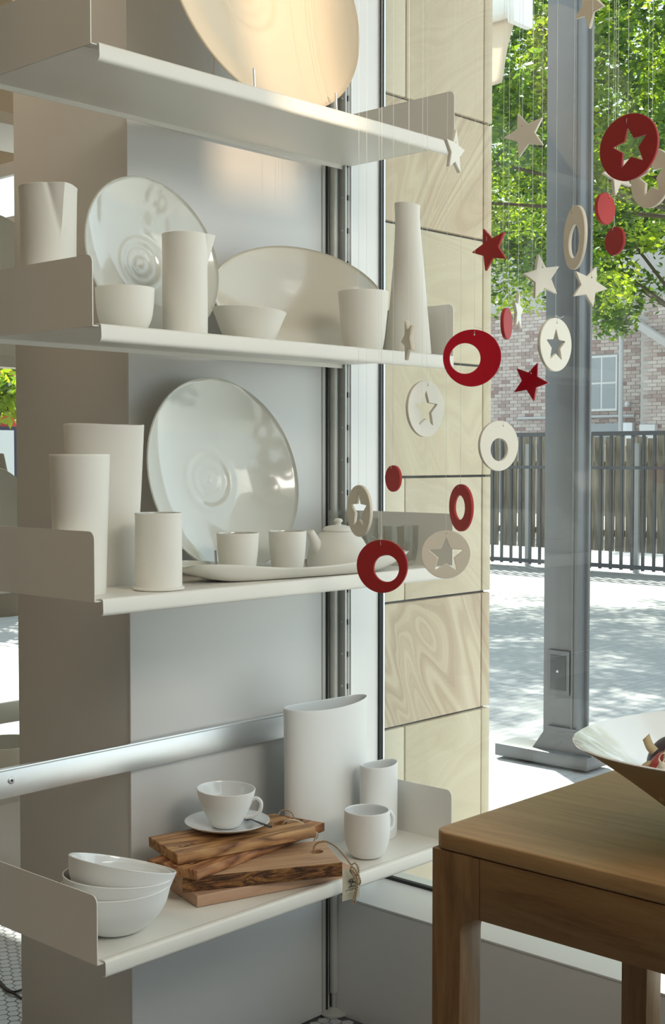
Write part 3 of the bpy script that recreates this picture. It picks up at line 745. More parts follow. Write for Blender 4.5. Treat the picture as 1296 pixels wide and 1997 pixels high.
# wooden boards
def board(name, pts, z0, th, hole, mats, label, bark=False, bev=.002, ls=None):
    """footprint polygon world xy; object x axis along the front edge"""
    a, b = Vector(pts[0]), Vector(pts[1]); ang = math.atan2(b.y - a.y, b.x - a.x)
    o = empty(name, (a.x, a.y, z0), ang, label, 'board', 'wooden serving boards in the pile under the cup')
    inv = Matrix.Rotation(-ang, 2)
    L = [inv @ (Vector(p) - a) for p in pts]; hc = inv @ (Vector(hole[0]) - a) if hole else None
    loops = [[(p.x, p.y) for p in L]]
    if hole: loops.append([(hc.x + hole[1] * math.cos(2 * math.pi * k / 32), hc.y + hole[1] * math.sin(2 * math.pi * k / 32)) for k in range(32)])
    cu = bpy.data.curves.new(name, 'CURVE'); cu.dimensions = '2D'; cu.fill_mode = 'BOTH'
    cu.extrude = th / 2 - bev; cu.bevel_depth = bev; cu.bevel_resolution = 2; cu.offset = -bev
    for lp in loops:
        sp_ = cu.splines.new('POLY'); sp_.points.add(len(lp) - 1); sp_.use_cyclic_u = True
        for i, p in enumerate(lp): sp_.points[i].co = (p[0], p[1], 0, 1)
    tmp = bpy.data.objects.new('tmp', cu); COL.objects.link(tmp); dg = bpy.context.evaluated_depsgraph_get(); dg.update()
    me = bpy.data.meshes.new_from_object(tmp.evaluated_get(dg)); COL.objects.unlink(tmp); bpy.data.objects.remove(tmp)
    me.materials.clear(); me.transform(Matrix.Translation((0, 0, th / 2)))
    w_ = link('board_body', me, mats, o, True)
    ix = [0] * len(me.polygons)
    if bark:
        for i, p in enumerate(me.polygons):
            if p.normal.y < -.55 and p.center.y < .012: ix[i] = 1
    me.polygons.foreach_set('material_index', ix)
    return o, ang
def quad(fl_, fr_, w, skl=0.0, skr=0.0):
    a, b = Vector(fl_), Vector(fr_); d = (b - a).normalized(); n = Vector((-d.y, d.x))
    return [tuple(a), tuple(b), tuple(b + n * w + d * skr), tuple(a + n * w + d * skl)]
B4 = quad((1.553, 1.764), (1.868, 1.676), .125, .0, .0)
B3 = quad((1.545, 1.795), (1.808, 1.648), .150, -.0, .012)
zb = z4
board('serving_board', B4, zb, .0215, None, [M['pale2']], 'pale wooden serving board at the bottom of the board pile')
zb += .0219
o3, a3 = board('serving_board', B3, zb, .0262, ((1.826, 1.733), .0135), [M['pale'], M['bark']], 'serving board with a dark bark edge and twine through its hole', bark=True)
# rough bark slab on the front edge
L3 = (Vector(B3[1]) - Vector(B3[0])).length
vs, fs = [], []; nu, nv = 150, 14
for i in range(nu + 1):
    for k in range(nv + 1):
        x = L3 * i / nu; z = .0262 * k / nv; e = math.sin(math.pi * k / nv) ** .5
        vs.append((x, .0015 - .0022 * e - .0016 * noise.noise(Vector((x * 90, z * 260, 0))) * e - .001 * noise.noise(Vector((x * 25, z * 60, 4))) * e, z))
for i in range(nu):
    for k in range(nv): a = i * (nv + 1) + k; fs.append((a, a + nv + 1, a + nv + 2, a + 1))
from_py('bark_edge', vs, fs, M['bark'], o3)
zb += .0266
B2 = quad((1.553, 1.764), (1.935, 1.812), .118, -.004, -.006)
o2, a2 = board('serving_board', B2, zb, .0182, ((1.905, 1.862), .0125), [M['olive2']], 'reddish striped board lying second from the top of the pile')
zb += .0186
B1 = quad((1.549, 1.812), (1.845, 1.752), .132, .012, -.006)
o1, a1 = board('serving_board', B1, zb, .0195, ((1.822, 1.825), .0135), [M['olive']], 'golden striped board on top of the pile carrying the cup')
ztop = zb + .0195
# burnt brand emblem (curly monogram) near the left end of the top two boards
def emblem(parent, x, y, z, s, rot):
    e_ = empty('emblem', (0, 0, 0)); bpy.data.objects.remove(e_)
    bm = bmesh.new()
    def T(p): c, q = math.cos(rot), math.sin(rot); return (x + s * (p[0] * c - p[1] * q), y + s * (p[0] * q + p[1] * c), z)
    strokes = [[(-.1, 1.0), (.15, 1.12), (.5, 1.05), (.75, .6), (1.0, .2), (1.45, .02), (1.9, .12), (2.25, .35), (2.1, .55), (1.8, .5), (1.75, .3), (1.95, .2)],
               [(.75, .62), (.95, .95), (.8, 1.05)], [(.85, .9), (1.6, .95), (2.4, 1.0), (3.0, 1.05), (3.25, 1.2)],
               [(2.1, .55), (2.6, .62), (3.05, .7), (3.4, .72), (3.45, .95), (3.15, 1.2), (2.95, 1.05), (3.1, .85)], [(1.45, .05), (1.6, .4), (2.1, .62)]]
    for st in strokes: tube('', [T(p) for p in catmull(st, 5)], .00075, None, None, 6, bm=bm)
    for v in bm.verts: v.co.z = z + (v.co.z - z) * .25
    return from_bm('burnt_emblem', bm, M['burn'], parent)
def emb_on(o, ang, origin, px, py, zt_, s):
    p = onZ(px, py, zt_); q = Matrix.Rotation(-ang, 2) @ (Vector((p.x, p.y)) - Vector(origin)); return q
q = emb_on(o1, a1, B1[0], 345, 1654, ztop, 1); emblem(o1, q.x, q.y, .0195, .0115, R(-4))
q = emb_on(o2, a2, B2[0], 366, 1688, zb, 1); emblem(o2, q.x, q.y, .0182, .0115, R(-10))
# saucer, cup, spoon
zs_ = ztop + E_
ps = onZ(443, 1604, ztop + .012)
sa = empty('saucer', (ps.x, ps.y, zs_), 0, 'pale grey saucer on the topmost wooden board', 'saucer')
P = [(0, .0012, 0), (.026, .0012, 0), (.028, 0, 0), (.031, 0, 0), (.035, .002, 0), (.055, .006, 0), (.072, .0105, 0), (.0815, .0155, 0), (.0818, .0168, 0), (.0805, .0172, 1), (.070, .0130, 1), (.055, .0090, 1), (.040, .0062, 1), (.034, .0050, 1), (.030, .0046, 1), (0, .0046, 1)]
vs, fs, idx = revolve(P, 96); from_py('saucer_body', vs, fs, CW, sa, True, idx)
cu_ = empty('tea_cup', (ps.x - .003, ps.y, zs_ + .0052), R(-55), 'pale grey flared teacup on the saucer above the boards', 'cup')
vessel('cup_body', [(.022, 0), (.0265, .002), (.033, .012), (.0435, .032), (.0515, .052), (.0565, .0725)], .0026, CW, cu_, 96, tiltrim(.0022, R(160), .0725))
tube('handle', catmull([(.0485, 0, .052), (.060, 0, .056), (.0685, 0, .047), (.0655, 0, .031), (.053, 0, .0215), (.037, 0, .018)], 8), [.0036] * 41, M['cer_w'], cu_, 12)
tq0 = onZ(487, 1599, zs_ + .010); tq1 = onZ(528, 1612.5, zs_ + .020)
spn = empty('teaspoon', tuple(tq0), 0, 'small black spoon lying on the saucer behind the cup handle', 'spoon')
dv = tq1 - tq0
tube('spoon_handle', [(0, 0, .002), tuple(dv * .3 + Vector((0, 0, .001))), tuple(dv * .7), tuple(dv)], [.0010, .0016, .0022, .0024], M['spoon'], spn, 10)
bm = bmesh.new(); bmesh.ops.create_uvsphere(bm, u_segments=20, v_segments=12, radius=1)
for v in bm.verts: v.co = Vector((v.co.x * .0125, v.co.y * .0085, v.co.z * .0018 + .004 * (v.co.x ** 2 + v.co.y ** 2)))
sb = from_bm('spoon_bowl', bm, M['spoon'], spn); sb.rotation_euler = (0, R(-6), math.atan2(dv.y, dv.x)); dn = Vector((dv.x, dv.y, 0)).normalized(); sb.location = tuple(-dn * .010)
# twines
def rope(name, pts, r, mat, parent, strands=2, turns=None):
    pts = [Vector(p) for p in catmull([tuple(p) for p in pts], 14)]
    bm = bmesh.new(); L = 0; acc = [0]
    for i in range(1, len(pts)): L += (pts[i] - pts[i - 1]).length; acc.append(L)
    for s in range(strands):
        q = []; up = Vector((.3, .2, 1)).normalized()
        for i, p in enumerate(pts):
            t = (pts[min(i + 1, len(pts) - 1)] - pts[max(i - 1, 0)]).normalized(); sd2 = t.cross(up).normalized(); u2 = sd2.cross(t)
            ph = 2 * math.pi * (acc[i] / (r * 7)) + 2 * math.pi * s / strands
            q.append(p + (sd2 * math.cos(ph) + u2 * math.sin(ph)) * r * .55)
        tube('', q, r * .62, None, None, 6, bm=bm)
    bmesh.ops.recalc_face_normals(bm, faces=bm.faces[:])
    o = from_bm(name, bm, mat, None)
    o.parent = parent; o.matrix_parent_inverse = (Matrix.Translation(parent.location) @ parent.rotation_euler.to_matrix().to_4x4()).inverted()
    return o
zT3 = ZS[3] + .0219 + .0262
def wz(px, py, z): return onZ(px, py, z)
def wy(px, py, Y): return onY(px, py, Y)
h3 = Vector((1.826 - .008, 1.733, zT3 - .008))
def dpt(px, py, dep):     # point seen at px,py at a chosen distance in front of the camera
    d = ray(px, py); return Vector((0, 0, CAMH)) + d * dep
d3 = depth(h3)
rope('twine_loop', [h3, dpt(612, 1652, d3 - .005), dpt(620, 1643.5, d3 - .01), dpt(636, 1641.5, d3 - .02), dpt(655, 1652, d3 - .04), dpt(672, 1670, d3 - .06), dpt(684, 1687, d3 - .075)], .0017, M['twine'], o3)
dk = d3 - .078
knot = [dpt(684, 1687, dk), dpt(693, 1684, dk), dpt(699, 1698, dk - .003), dpt(693, 1708, dk - .004), dpt(683, 1700, dk - .002), dpt(686, 1690, dk - .004), dpt(695, 1700, dk - .006), dpt(702, 1716, dk - .004), dpt(701, 1724, dk), dpt(696, 1722, dk), dpt(694, 1708, dk - .004), dpt(686, 1697, dk - .006), dpt(690, 1712, dk - .006), dpt(696, 1722, dk - .005)]
rope('twine_knot', knot, .0016, M['twine'], o3)
rope('twine_end', [dpt(694, 1712, dk - .005), dpt(694, 1730, dk - .003), dpt(690, 1748, dk - .002), dpt(685, 1764, dk - .002)], .0016, M['twine'], o3)
rope('twine_end', [dpt(697, 1714, dk - .004), dpt(696, 1732, dk - .002), dpt(693, 1750, dk), dpt(692, 1763, dk)], .0016, M['twine'], o3)
zT1 = ztop
d1 = depth((1.822, 1.825, zT1))
rope('twine_loop', [Vector((1.822 - .004 + .008, 1.825 - .002, zT1 - .006)), dpt(556, 1602, d1), dpt(566, 1598.5, d1), dpt(579, 1600, d1 + .01), dpt(590, 1605, d1 + .02), dpt(597, 1611, d1 + .03)], .0014, M['twine_l'], o1)
d2_ = depth((1.905, 1.862, zb))
rope('twine_loop', [Vector((1.905 - .004, 1.862, zb - .006)), dpt(573, 1596, d2_), dpt(568, 1585, d2_), dpt(556, 1579.5, d2_), dpt(546, 1583, d2_), dpt(541, 1590, d2_ - .01)], .0015, M['twine'], o2)
rope('twine_knot', [dpt(606, 1628, d2_ - .03), dpt(613, 1622, d2_ - .03), dpt(620, 1627, d2_ - .032), dpt(616, 1636, d2_ - .03), dpt(611, 1630, d2_ - .034), dpt(617, 1624, d2_ - .034), dpt(612, 1640, d2_ - .03)], .0015, M['twine_l'], o2)
# small leather-like paper tag half under the top board
tgp = onZ(602, 1641, zT3 + .001)
# hanging card tag, front of the lowest shelf
tc_ = dpt(667.5, 1697, dk + .012); tdx = dpt(698.5, 1688, dk + .012) - tc_
tg = empty('price_tag', tuple(tc_), 0, 'cream card tag with a black monogram hanging over the shelf edge', 'tag')
wv = Vector((dpt(701.5, 1688, dk + .012) - tc_)); dn_ = dpt(667, 1758, dk + .012) - tc_
wdir = wv.normalized(); wl = wv.length; hl = dn_.length; ddir = (dn_ - wdir * dn_.dot(wdir)).normalized(); nrm = wdir.cross(ddir)
if nrm.dot(Vector((0, 0, CAMH)) - tc_) < 0: nrm = -nrm
vs, fs = [], []
for k in range(9):
    for i in range(5):
        p = wdir * wl * i / 4 + dn_ * (k / 8) + nrm * (.0025 * math.sin(k / 8 * 3.0))
        vs.append(p)
nf = len(vs); vs += [p - nrm * .0005 for p in vs]
for k in range(8):
    for i in range(4): a = k * 5 + i; fs.append((a, a + 1, a + 6, a + 5)); fs.append((nf + a, nf + a + 5, nf + a + 6, nf + a + 1))
card = from_py('card', vs, fs, M['paper'], tg, True)
up2 = -ddir; m4 = Matrix(((wdir.x, up2.x, nrm.x, 0), (wdir.y, up2.y, nrm.y, 0), (wdir.z, up2.z, nrm.z, 0), (0, 0, 0, 1)))
def tt(s, size, u, v, al='LEFT', sp_=1.0):
    off = wdir * wl * u + dn_ * v + nrm * (.0008 + .0025 * math.sin(v * 3.0))
    text_mesh('lettering', s, size, M['ink'], tg, Matrix.Translation(off) @ m4, .00005, al, sp_)
tt('ANDREA', .0042, .20, .70, 'LEFT', 1.25)
# the three lines of print below are too small to read: short strokes
bm = bmesh.new(); g_ = random.Random(5)
for v_, u0, u1 in ((.795, .26, .72), (.855, .20, .70), (.912, .36, .74)):
    u_ = u0
    while u_ < u1:
        w__ = g_.uniform(.015, .03); hh = g_.uniform(.010, .018)
        tube('', [tuple(wdir * wl * u_ + dn_ * v_ + nrm * (.0010 + .0025 * math.sin(v_ * 3.0))), tuple(wdir * wl * (u_ + w__ * .4) + dn_ * (v_ - hh) + nrm * (.0010 + .0025 * math.sin(v_ * 3.0)))], .00016, None, None, 4, bm=bm)
        u_ += w__ + (.03 if g_.random() < .2 else .008)
from_bm('small_print', bm, M['ink'], tg)
bm = bmesh.new()
def TG(u, v): return tuple(wdir * wl * u + dn_ * v + nrm * (.0012 + .0025 * math.sin(v * 3.0)))
for st in ([(.36, .42), (.42, .36), (.60, .34), (.82, .36), (.86, .42), (.72, .46)], [(.46, .37), (.50, .50), (.50, .585)], [(.36, .62), (.44, .575), (.70, .585), (.95, .575)], [(.60, .42), (.70, .47), (.84, .52), (.92, .56), (.80, .58)], [(.36, .43), (.42, .41)], [(.62, .37), (.55, .45), (.70, .46)]):
    tube('', [TG(*p) for p in catmull(st, 5)], .0006, None, None, 6, bm=bm)
from_bm('monogram', bm, M['ink'], tg)

# ------------------------------------------------------------------ hanging ornaments
def circ(r, n=72, cx=0, cz=0, f=None):
    return [(cx + r * (1 + (f(2 * math.pi * k / n) if f else 0)) * math.cos(2 * math.pi * k / n), cz + r * (1 + (f(2 * math.pi * k / n) if f else 0)) * math.sin(2 * math.pi * k / n)) for k in range(n)]
def star(r, ri=.46, rot=0.0, cx=0, cz=0, rd=.06):
    pts = []
    for k in range(10):
        a = math.pi / 2 + rot + k * math.pi / 5; q = r if k % 2 == 0 else r * ri
        if k % 2 == 0:
            # slightly blunted tip
            for da, dr in ((-.10, .90), (-.045, .975), (0, 1.0), (.045, .975), (.10, .90)):
                if da == 0 or abs(da) < .06: pts.append((cx + q * dr * math.cos(a + da * .55), cz + q * dr * math.sin(a + da * .55)))
        else: pts.append((cx + q * math.cos(a), cz + q * math.sin(a)))
    return pts
def ornament(kind, px, py, hpx, wr, mat, label, cat, rot=0.0, X=1.9, Yp=None, side=1, hole=(0, .4), th=.006, off=(0, 0), ir=.5, group=None, roll=0.0, tail=None):
    """hpx: height of the whole piece in the photo; wr: apparent width/height"""
    c = onX(px, py, X) if Yp is None else onY(px, py, Yp)
    dep = depth(c); s = hpx / FPX * dep
    vd = Vector((c.x, c.y, 0)).normalized(); base = math.atan2(vd.y, vd.x) - math.pi / 2     # faces the viewer
    yaw = base + side * math.acos(min(1, max(.06, wr)))
    o = empty(kind, tuple(c), yaw, label, cat, group)
    hr_ = .0011
    if cat == 'star':
        r = s / 1.85; loops = [star(r, .46, rot)]
        hx, hz = hole[0] * r, hole[1] * r
    else:
        r = s / 2
        wobf = (lambda t: .012 * math.sin(2 * t + 1) + .008 * math.sin(3 * t))
        loops = [circ(r, 80, f=wobf)]
        if ir > 0 and cat == 'ring': loops.append(circ(r * ir, 56, off[0] * r, off[1] * r))
        if ir > 0 and 'star' in label and cat != 'ring': loops.append(star(r * ir, .46, rot, off[0] * r, off[1] * r))
        hx, hz = hole[0] * r, hole[1] * r
    loops.append(circ(hr_, 12, hx, hz))
    b = flat_shape('ceramic_body', loops, th, mat, o, bev=.0009)
    if roll: b.rotation_euler = (0, roll, 0)
    bm = bmesh.new()
    hv = Matrix.Rotation(roll, 3, 'Y') @ Vector((hx, 0, hz))
    tube('', [(hv.x, -th * .5 - .0006, hv.z), (hv.x, -th * .5 - .0006, hv.z + .004), (hv.x, 0, hv.z + (r - hz if cat != 'star' else r * .45) + .004), (hv.x, 0, ZC - c.z)], .00028, None, None, 5, bm=bm)
    tube('', [(hv.x, th * .5 + .0006, hv.z), (hv.x, th * .5 + .0006, hv.z + .004), (hv.x, 0, hv.z + (r - hz if cat != 'star' else r * .45) + .004)], .00028, None, None, 5, bm=bm)
    if tail:
        zk = hv.z + (r - hz if cat != 'star' else r * .45) + .004
        tube('', [(hv.x, 0, zk), (hv.x + tail * .5, .002, zk - .004), (hv.x + tail, .004, zk + .001)], .0003, None, None, 5, bm=bm)
    from_bm('nylon_string', bm, M['nylon'], o, False)
    return o
CR, RD, RG, RDD, CG = M['cream'], M['red'], M['red_g'], M['red_d'], M['cream_g']
SG = 'ceramic stars on nylon strings'; DG = 'star cut-out discs on nylon strings'; RGp = 'ceramic rings on nylon strings'; BG = 'small red discs on nylon strings'
ornament('hanging_star', 1150, 10, 84, .62, CR, 'taupe star cut by the top of the picture before the grey post', 'star', R(36), X=1.95, group=SG, side=-1)
ornament('hanging_star', 1024, 262, 82, .93, CR, 'taupe star against leaves left of the grey post, high up', 'star', R(20), X=1.92, group=SG, side=-1, hole=(-.14, .36))
ornament('star_cutout_disc', 1226, 287, 130, .84, RDD, 'large dark red disc with a star cut out, near the right edge', 'disc', R(9), X=1.84, group=DG, side=-1, ir=.62, off=(.06, -.02), hole=(-.05, .72))
ornament('star_cutout_disc', 1270, 348, 114, .66, CR, 'taupe disc with a star cut out, half behind the large red disc', 'disc', R(6), X=2.02, group=DG, side=-1, ir=.62, off=(0, 0), hole=(0, .75))
ornament('hanging_star', 1203, 338, 84, .62, CG, 'white star mostly hidden behind the large red disc', 'star', R(26), X=1.98, group=SG, side=1)
ornament('small_disc', 1179, 407, 62, .55, RD, 'coral red plain disc, upper of the two below the large red disc', 'disc', X=1.90, group=BG, side=1, ir=0, hole=(.3, .7))
ornament('small_disc', 1199, 470, 55, .64, RDD, 'dark red plain disc, lower of the two below the large red disc', 'disc', X=1.94, group=BG, side=-1, ir=0, hole=(-.1, .72))
ornament('hanging_ring', 1121, 463, 124, .32, CR, 'cream ring seen nearly edge-on before the grey post', 'ring', X=1.86, group=RGp, side=-1, ir=.52, off=(0, -.12), hole=(-.2, .8), tail=None)
ornament('hanging_star', 956, 485, 80, .80, RD, 'red star in front of the stone pillar edge', 'star', R(22), X=1.90, group=SG, side=-1, hole=(-.16, .36))
ornament('hanging_star', 1056, 541, 84, .80, CG, 'cream star beside the grey post, left of its pair', 'star', R(13), X=1.94, group=SG, side=1, hole=(-.02, .42), tail=.0)
ornament('hanging_star', 1147, 558, 76, .84, CG, 'cream star with faint scratched writing, on the right side of the post', 'star', R(-23), X=1.90, group=SG, side=1, hole=(.12, .40))
ornament('hanging_star', 1009, 608, 70, .22, CG, 'white star seen edge-on beside the coral disc', 'star', R(10), X=2.0, group=SG, side=1, roll=R(14), tail=.012)
ornament('small_disc', 987, 631, 62, .28, RD, 'coral disc seen nearly edge-on left of the white edge-on star', 'disc', X=1.88, group=BG, side=1, ir=0, hole=(.4, .7))
ornament('star_cutout_disc', 1081, 672, 105, .57, CG, 'cream disc with a star cut out, right in front of the post', 'disc', R(0), X=1.88, group=DG, side=1, ir=.62, off=(0, -.05), hole=(.05, .80), tail=.03)
ornament('hanging_ring', 920, 698, 112, 1.0, RG, 'big glossy red ring with an off-centre hole beside the jug shelf', 'ring', X=1.82, group=RGp, side=-1, ir=.53, off=(-.24, -.02), hole=(.08, .80), tail=.03)
ornament('hanging_star', 1034, 744, 72, .90, RG, 'glossy red star below the cream cut-out disc', 'star', R(-24), X=1.93, group=SG, side=-1, hole=(.05, .40))
ornament('star_cutout_disc', 828, 797, 111, .62, CG, 'pale grey disc with a star cut out, against the sandstone', 'disc', R(0), X=1.86, group=DG, side=1, ir=.66, off=(.0, -.04), hole=(.1, .82))
ornament('hanging_ring', 971, 869, 99, .74, CG, 'cream ring with an off-centre hole overlapping the pillar edge', 'ring', X=1.90, group=RGp, side=1, ir=.45, off=(.0, -.16), hole=(.2, .78))
ornament('small_disc', 767, 933, 52, .54, RD, 'plain red disc left of the pillar joint, above the red ring', 'disc', X=1.84, group=BG, side=-1, ir=0, hole=(-.1, .72))
ornament('star_cutout_disc', 701, 996, 102, .44, CR, 'taupe disc with a star cut out, in front of the teapot', 'disc', R(0), X=1.74, group=DG, side=-1, ir=.70, off=(.0, .0), hole=(-.1, .85))
ornament('hanging_ring', 899, 990, 93, .46, RD, 'narrow-looking red ring turned sideways above the taupe star disc', 'ring', X=1.90, group=RGp, side=-1, ir=.52, off=(-.08, 0), hole=(-.1, .80))
ornament('hanging_ring', 745, 1104, 105, .93, RDD, 'dark red ring with an off-centre hole in front of the tea tray', 'ring', X=1.76, group=RGp, side=-1, ir=.50, off=(.18, -.08), hole=(-.04, .80), tail=-.02)
ornament('star_cutout_disc', 869, 1081, 95, 1.0, CR, 'taupe disc with a star cut out and scratched scrawl, facing front', 'disc', R(0), X=1.87, group=DG, side=-1, ir=.72, off=(.0, -.04), hole=(.0, .86))
ornament('hanging_star', 885, 296, 80, .42, CG, 'narrow white star at the right end of the top shelf', 'star', R(-4), X=1.86, group=SG, side=1, th=.007)
ornament('hanging_star', 796, 662, 76, .27, CR, 'taupe star seen edge-on before the conical bottle', 'star', R(20), X=1.74, group=SG, side=-1, th=.007)
# spare strings that carry nothing in view
NL = {714: 'bare nylon line falling in front of the white window reveal', 738: 'bare nylon line falling along the black window gasket', 822: 'bare nylon line crossing the right end panel of the top shelf', 1190: 'bare nylon line just left of the big red star disc', 1257: 'bare nylon line against the leaves near the right edge'}
for px in NL:
    c = onX(px, 900, 1.80 if px < 900 else 1.97)
    if px < 900: lo = onX(px, 1040 if px < 800 else 880, 1.80)
    else: lo = onX(px, 300, 1.97)
    tag(tube('nylon_line', [(c.x, c.y, lo.z), (c.x, c.y, ZC)], .00024, M['nylon'], None, 5), NL[px], 'string', 'bare nylon lines')

# ------------------------------------------------------------------ oak table, bowl, eggs
TX0, TX1, TY1, TY0 = 1.367, 1.90, 1.086, -.75
tb_ = empty('side_table', (TX0, TY1, 0), 0, 'oak side table with rounded corners and legs, before the window', 'table')
def rr2(x0, x1, y0, y1, r, n=8):
    pts = []
    for cx, cy, a0 in ((x1 - r, y1 - r, 0), (x0 + r, y1 - r, 90), (x0 + r, y0 + r, 180), (x1 - r, y0 + r, 270)):
        for k in range(n + 1): t = R(a0 + 90 * k / n); pts.append((cx + r * math.cos(t), cy + r * math.sin(t)))
    return pts
prism('table_top', rr2(0, TX1 - TX0, TY0 - TY1, 0, .022), .7265, .75, M['oak'], tb_, 'Z', .003, 3)
def legpoly(lw=.047, ap=.080, rad=.028, ext=.077):
    """front view of the leg (y,z): straight leg that flares into the apron"""
    pts = [(0, 0), (0, .7255), (-ext, .7255), (-ext, .7255 - ap)]
    zc = .7255 - ap - rad; 
    for k in range(9): t = R(90 * k / 8); pts.append((-(lw + rad) + rad * math.sin(t), zc + rad * math.cos(t)))
    pts.append((-lw + .004, 0)); return pts
lp = legpoly()
for (xa, flip) in ((0.0, 1), (TX1 - TX0 - .047, 1)):
    prism('leg', lp, xa + .0005, xa + .047, M['oakleg'], tb_, 'X', .002, 2)
W_ = TY0 - TY1
for xa in (0.0, TX1 - TX0 - .047):
    prism('leg', [(W_ - y, z) for y, z in lp], xa + .0005, xa + .047, M['oakleg'], tb_, 'X', .002, 2)
for xa in (.001, TX1 - TX0 - .023): box('apron', xa, xa + .022, W_ + .0775, -.0775, .7255 - .080, .7255, M['oakap'], tb_, bev=.0008)
for ya in (-.024, W_ + .002): box('apron', .0475, TX1 - TX0 - .0475, ya, ya + .022, .7255 - .080, .7255, M['oakap'], tb_, bev=.0008)

bw = empty('fruit_bowl', (1.604, .754, .7502), 0, 'very wide flared bowl, glossy white inside, standing on the oak table', 'bowl')
P = [(0, .001, 0), (.046, .001, 0), (.05, 0, 0), (.055, .002, 0)] + [(r, z, 0) for r, z in catmull([(.058, .004), (.110, .044), (.165, .085), (.205, .112), (.2245, .1235)], 8)] + \
    [(.2255, .1250, 1), (.2235, .1262, 1)] + [(r, z, 1) for r, z in catmull([(.2035, .1155), (.160, .0885), (.108, .0520), (.060, .0185), (.035, .0100), (0.0, .0085)], 10)]
vs, fs, idx = revolve(P, 128, lambda x, y, z, t, k: (x, y, z + .004 * math.sin(2 * t + 1.2) * (math.hypot(x, y) / .22) ** 2))
from_py('bowl_body', vs, fs, [M['bowlout'], M['glaze_w']], bw, True, idx)
def egg(px, py, dep, rad, mat, label, rot):
    c = dpt(px, py, dep); o = empty('ribboned_egg', tuple(c), 0, label, 'egg', 'painted eggs in the wide bowl'); o.rotation_euler = rot
    vs, fs, idx = revolve([(0, -1.18 * rad, 0)] + [(rad * math.sin(t) * (1 - .12 * math.cos(t) * -1 * .6), -rad * 1.2 * math.cos(t), 0) for t in [math.pi * k / 24 for k in range(1, 24)]] + [(0, 1.22 * rad, 0)], 40)
    from_py('shell', vs, fs, mat, o)
    # ribbon band around the long way
    n = 60; bv, bf = [], []
    for i in range(n):
        t = 2 * math.pi * i / n; rr_ = abs(math.sin(t)) * rad * (1 + .072 * math.cos(t)) + .0012
        x_ = math.sin(t) * rad * (1 + .072 * math.cos(t)); z_ = -math.cos(t) * rad * 1.2
        nx, nz = math.sin(t), -math.cos(t)
        for w_ in (-.0055, .0055): bv.append((x_ + nx * .0022, w_, z_ + nz * .0022))
    for i in range(n): a = i * 2; b = (i * 2 + 2) % (2 * n); bf.append((a, b, b + 1, a + 1))
    rb = from_py('ribbon_band', bv, bf, M['ribbon'], o); sol = rb.modifiers.new('s', 'SOLIDIFY'); sol.thickness = .0007
    return o, c
def ribbon(parent, pts, w, wdir_, mat, name='ribbon_tail'):
    pts = [Vector(p) for p in catmull([tuple(p) for p in pts], 6)]; vs, fs = [], []
    for i, p in enumerate(pts): vs += [p - wdir_ * w / 2, p + wdir_ * w / 2]
    for i in range(len(pts) - 1): a = 2 * i; fs.append((a, a + 2, a + 3, a + 1))
    o = from_py(name, vs, fs, mat, None); s_ = o.modifiers.new('s', 'SOLIDIFY'); s_.thickness = .0006
    o.parent = parent; o.matrix_parent_inverse = (Matrix.Translation(parent.location) @ parent.rotation_euler.to_matrix().to_4x4()).inverted(); return o
bdep = depth((1.604, .754, .8))
e1, c1_ = egg(1308, 1488, bdep + .020, .031, M['plum'], 'plum-black egg with linen ribbon at the back of the bowl', Euler((R(25), R(35), R(60))))
e2, c2_ = egg(1300, 1511, bdep - .048, .0250, M['redegg'], 'dull red egg tied with a linen bow at the bowl front', Euler((R(5), R(8), R(25))))
de = bdep - .018
ribbon(e1, [dpt(1276, 1466, de), dpt(1266, 1455, de), dpt(1259, 1437, de + .01)], .013, (_r * .7 + _u * .5 + _f * .4).normalized(), M['ribbon_d'])
ribbon(e1, [dpt(1274, 1488, de - .03), dpt(1262, 1490, de - .03), dpt(1251, 1497, de - .03), dpt(1249, 1505, de - .03)], .007, (_u * .9 + _r * .1 + _f * .3).normalized(), M['ribbon_d'])
kn = bdep - .080
ribbon(e2, [dpt(1289, 1490, kn), dpt(1284, 1480, kn - .004), dpt(1288, 1471, kn - .006), dpt(1296, 1468, kn - .004), dpt(1298, 1476, kn), dpt(1290, 1489, kn)], .006, (_f * .8 + _r * .4).normalized(), M['ribbon'], 'ribbon_bow')
ribbon(e2, [dpt(1290, 1491, kn), dpt(1284, 1503, kn + .002), dpt(1283, 1520, kn + .004)], .009, (_r * .95 + _f * .2).normalized(), M['ribbon'])
ribbon(e2, [dpt(1291, 1491, kn), dpt(1292, 1505, kn), dpt(1294, 1521, kn + .003)], .009, (_r * .95 + _f * .2).normalized(), M['ribbon'])
bm = bmesh.new(); bmesh.ops.create_uvsphere(bm, u_segments=12, v_segments=8, radius=.0042); kk = from_bm('ribbon_knot', bm, M['ribbon'], None)
kk.matrix_world = Matrix.Translation(dpt(1290, 1491, kn)); kk.parent = e2; kk.matrix_parent_inverse = (Matrix.Translation(e2.location) @ e2.rotation_euler.to_matrix().to_4x4()).inverted()

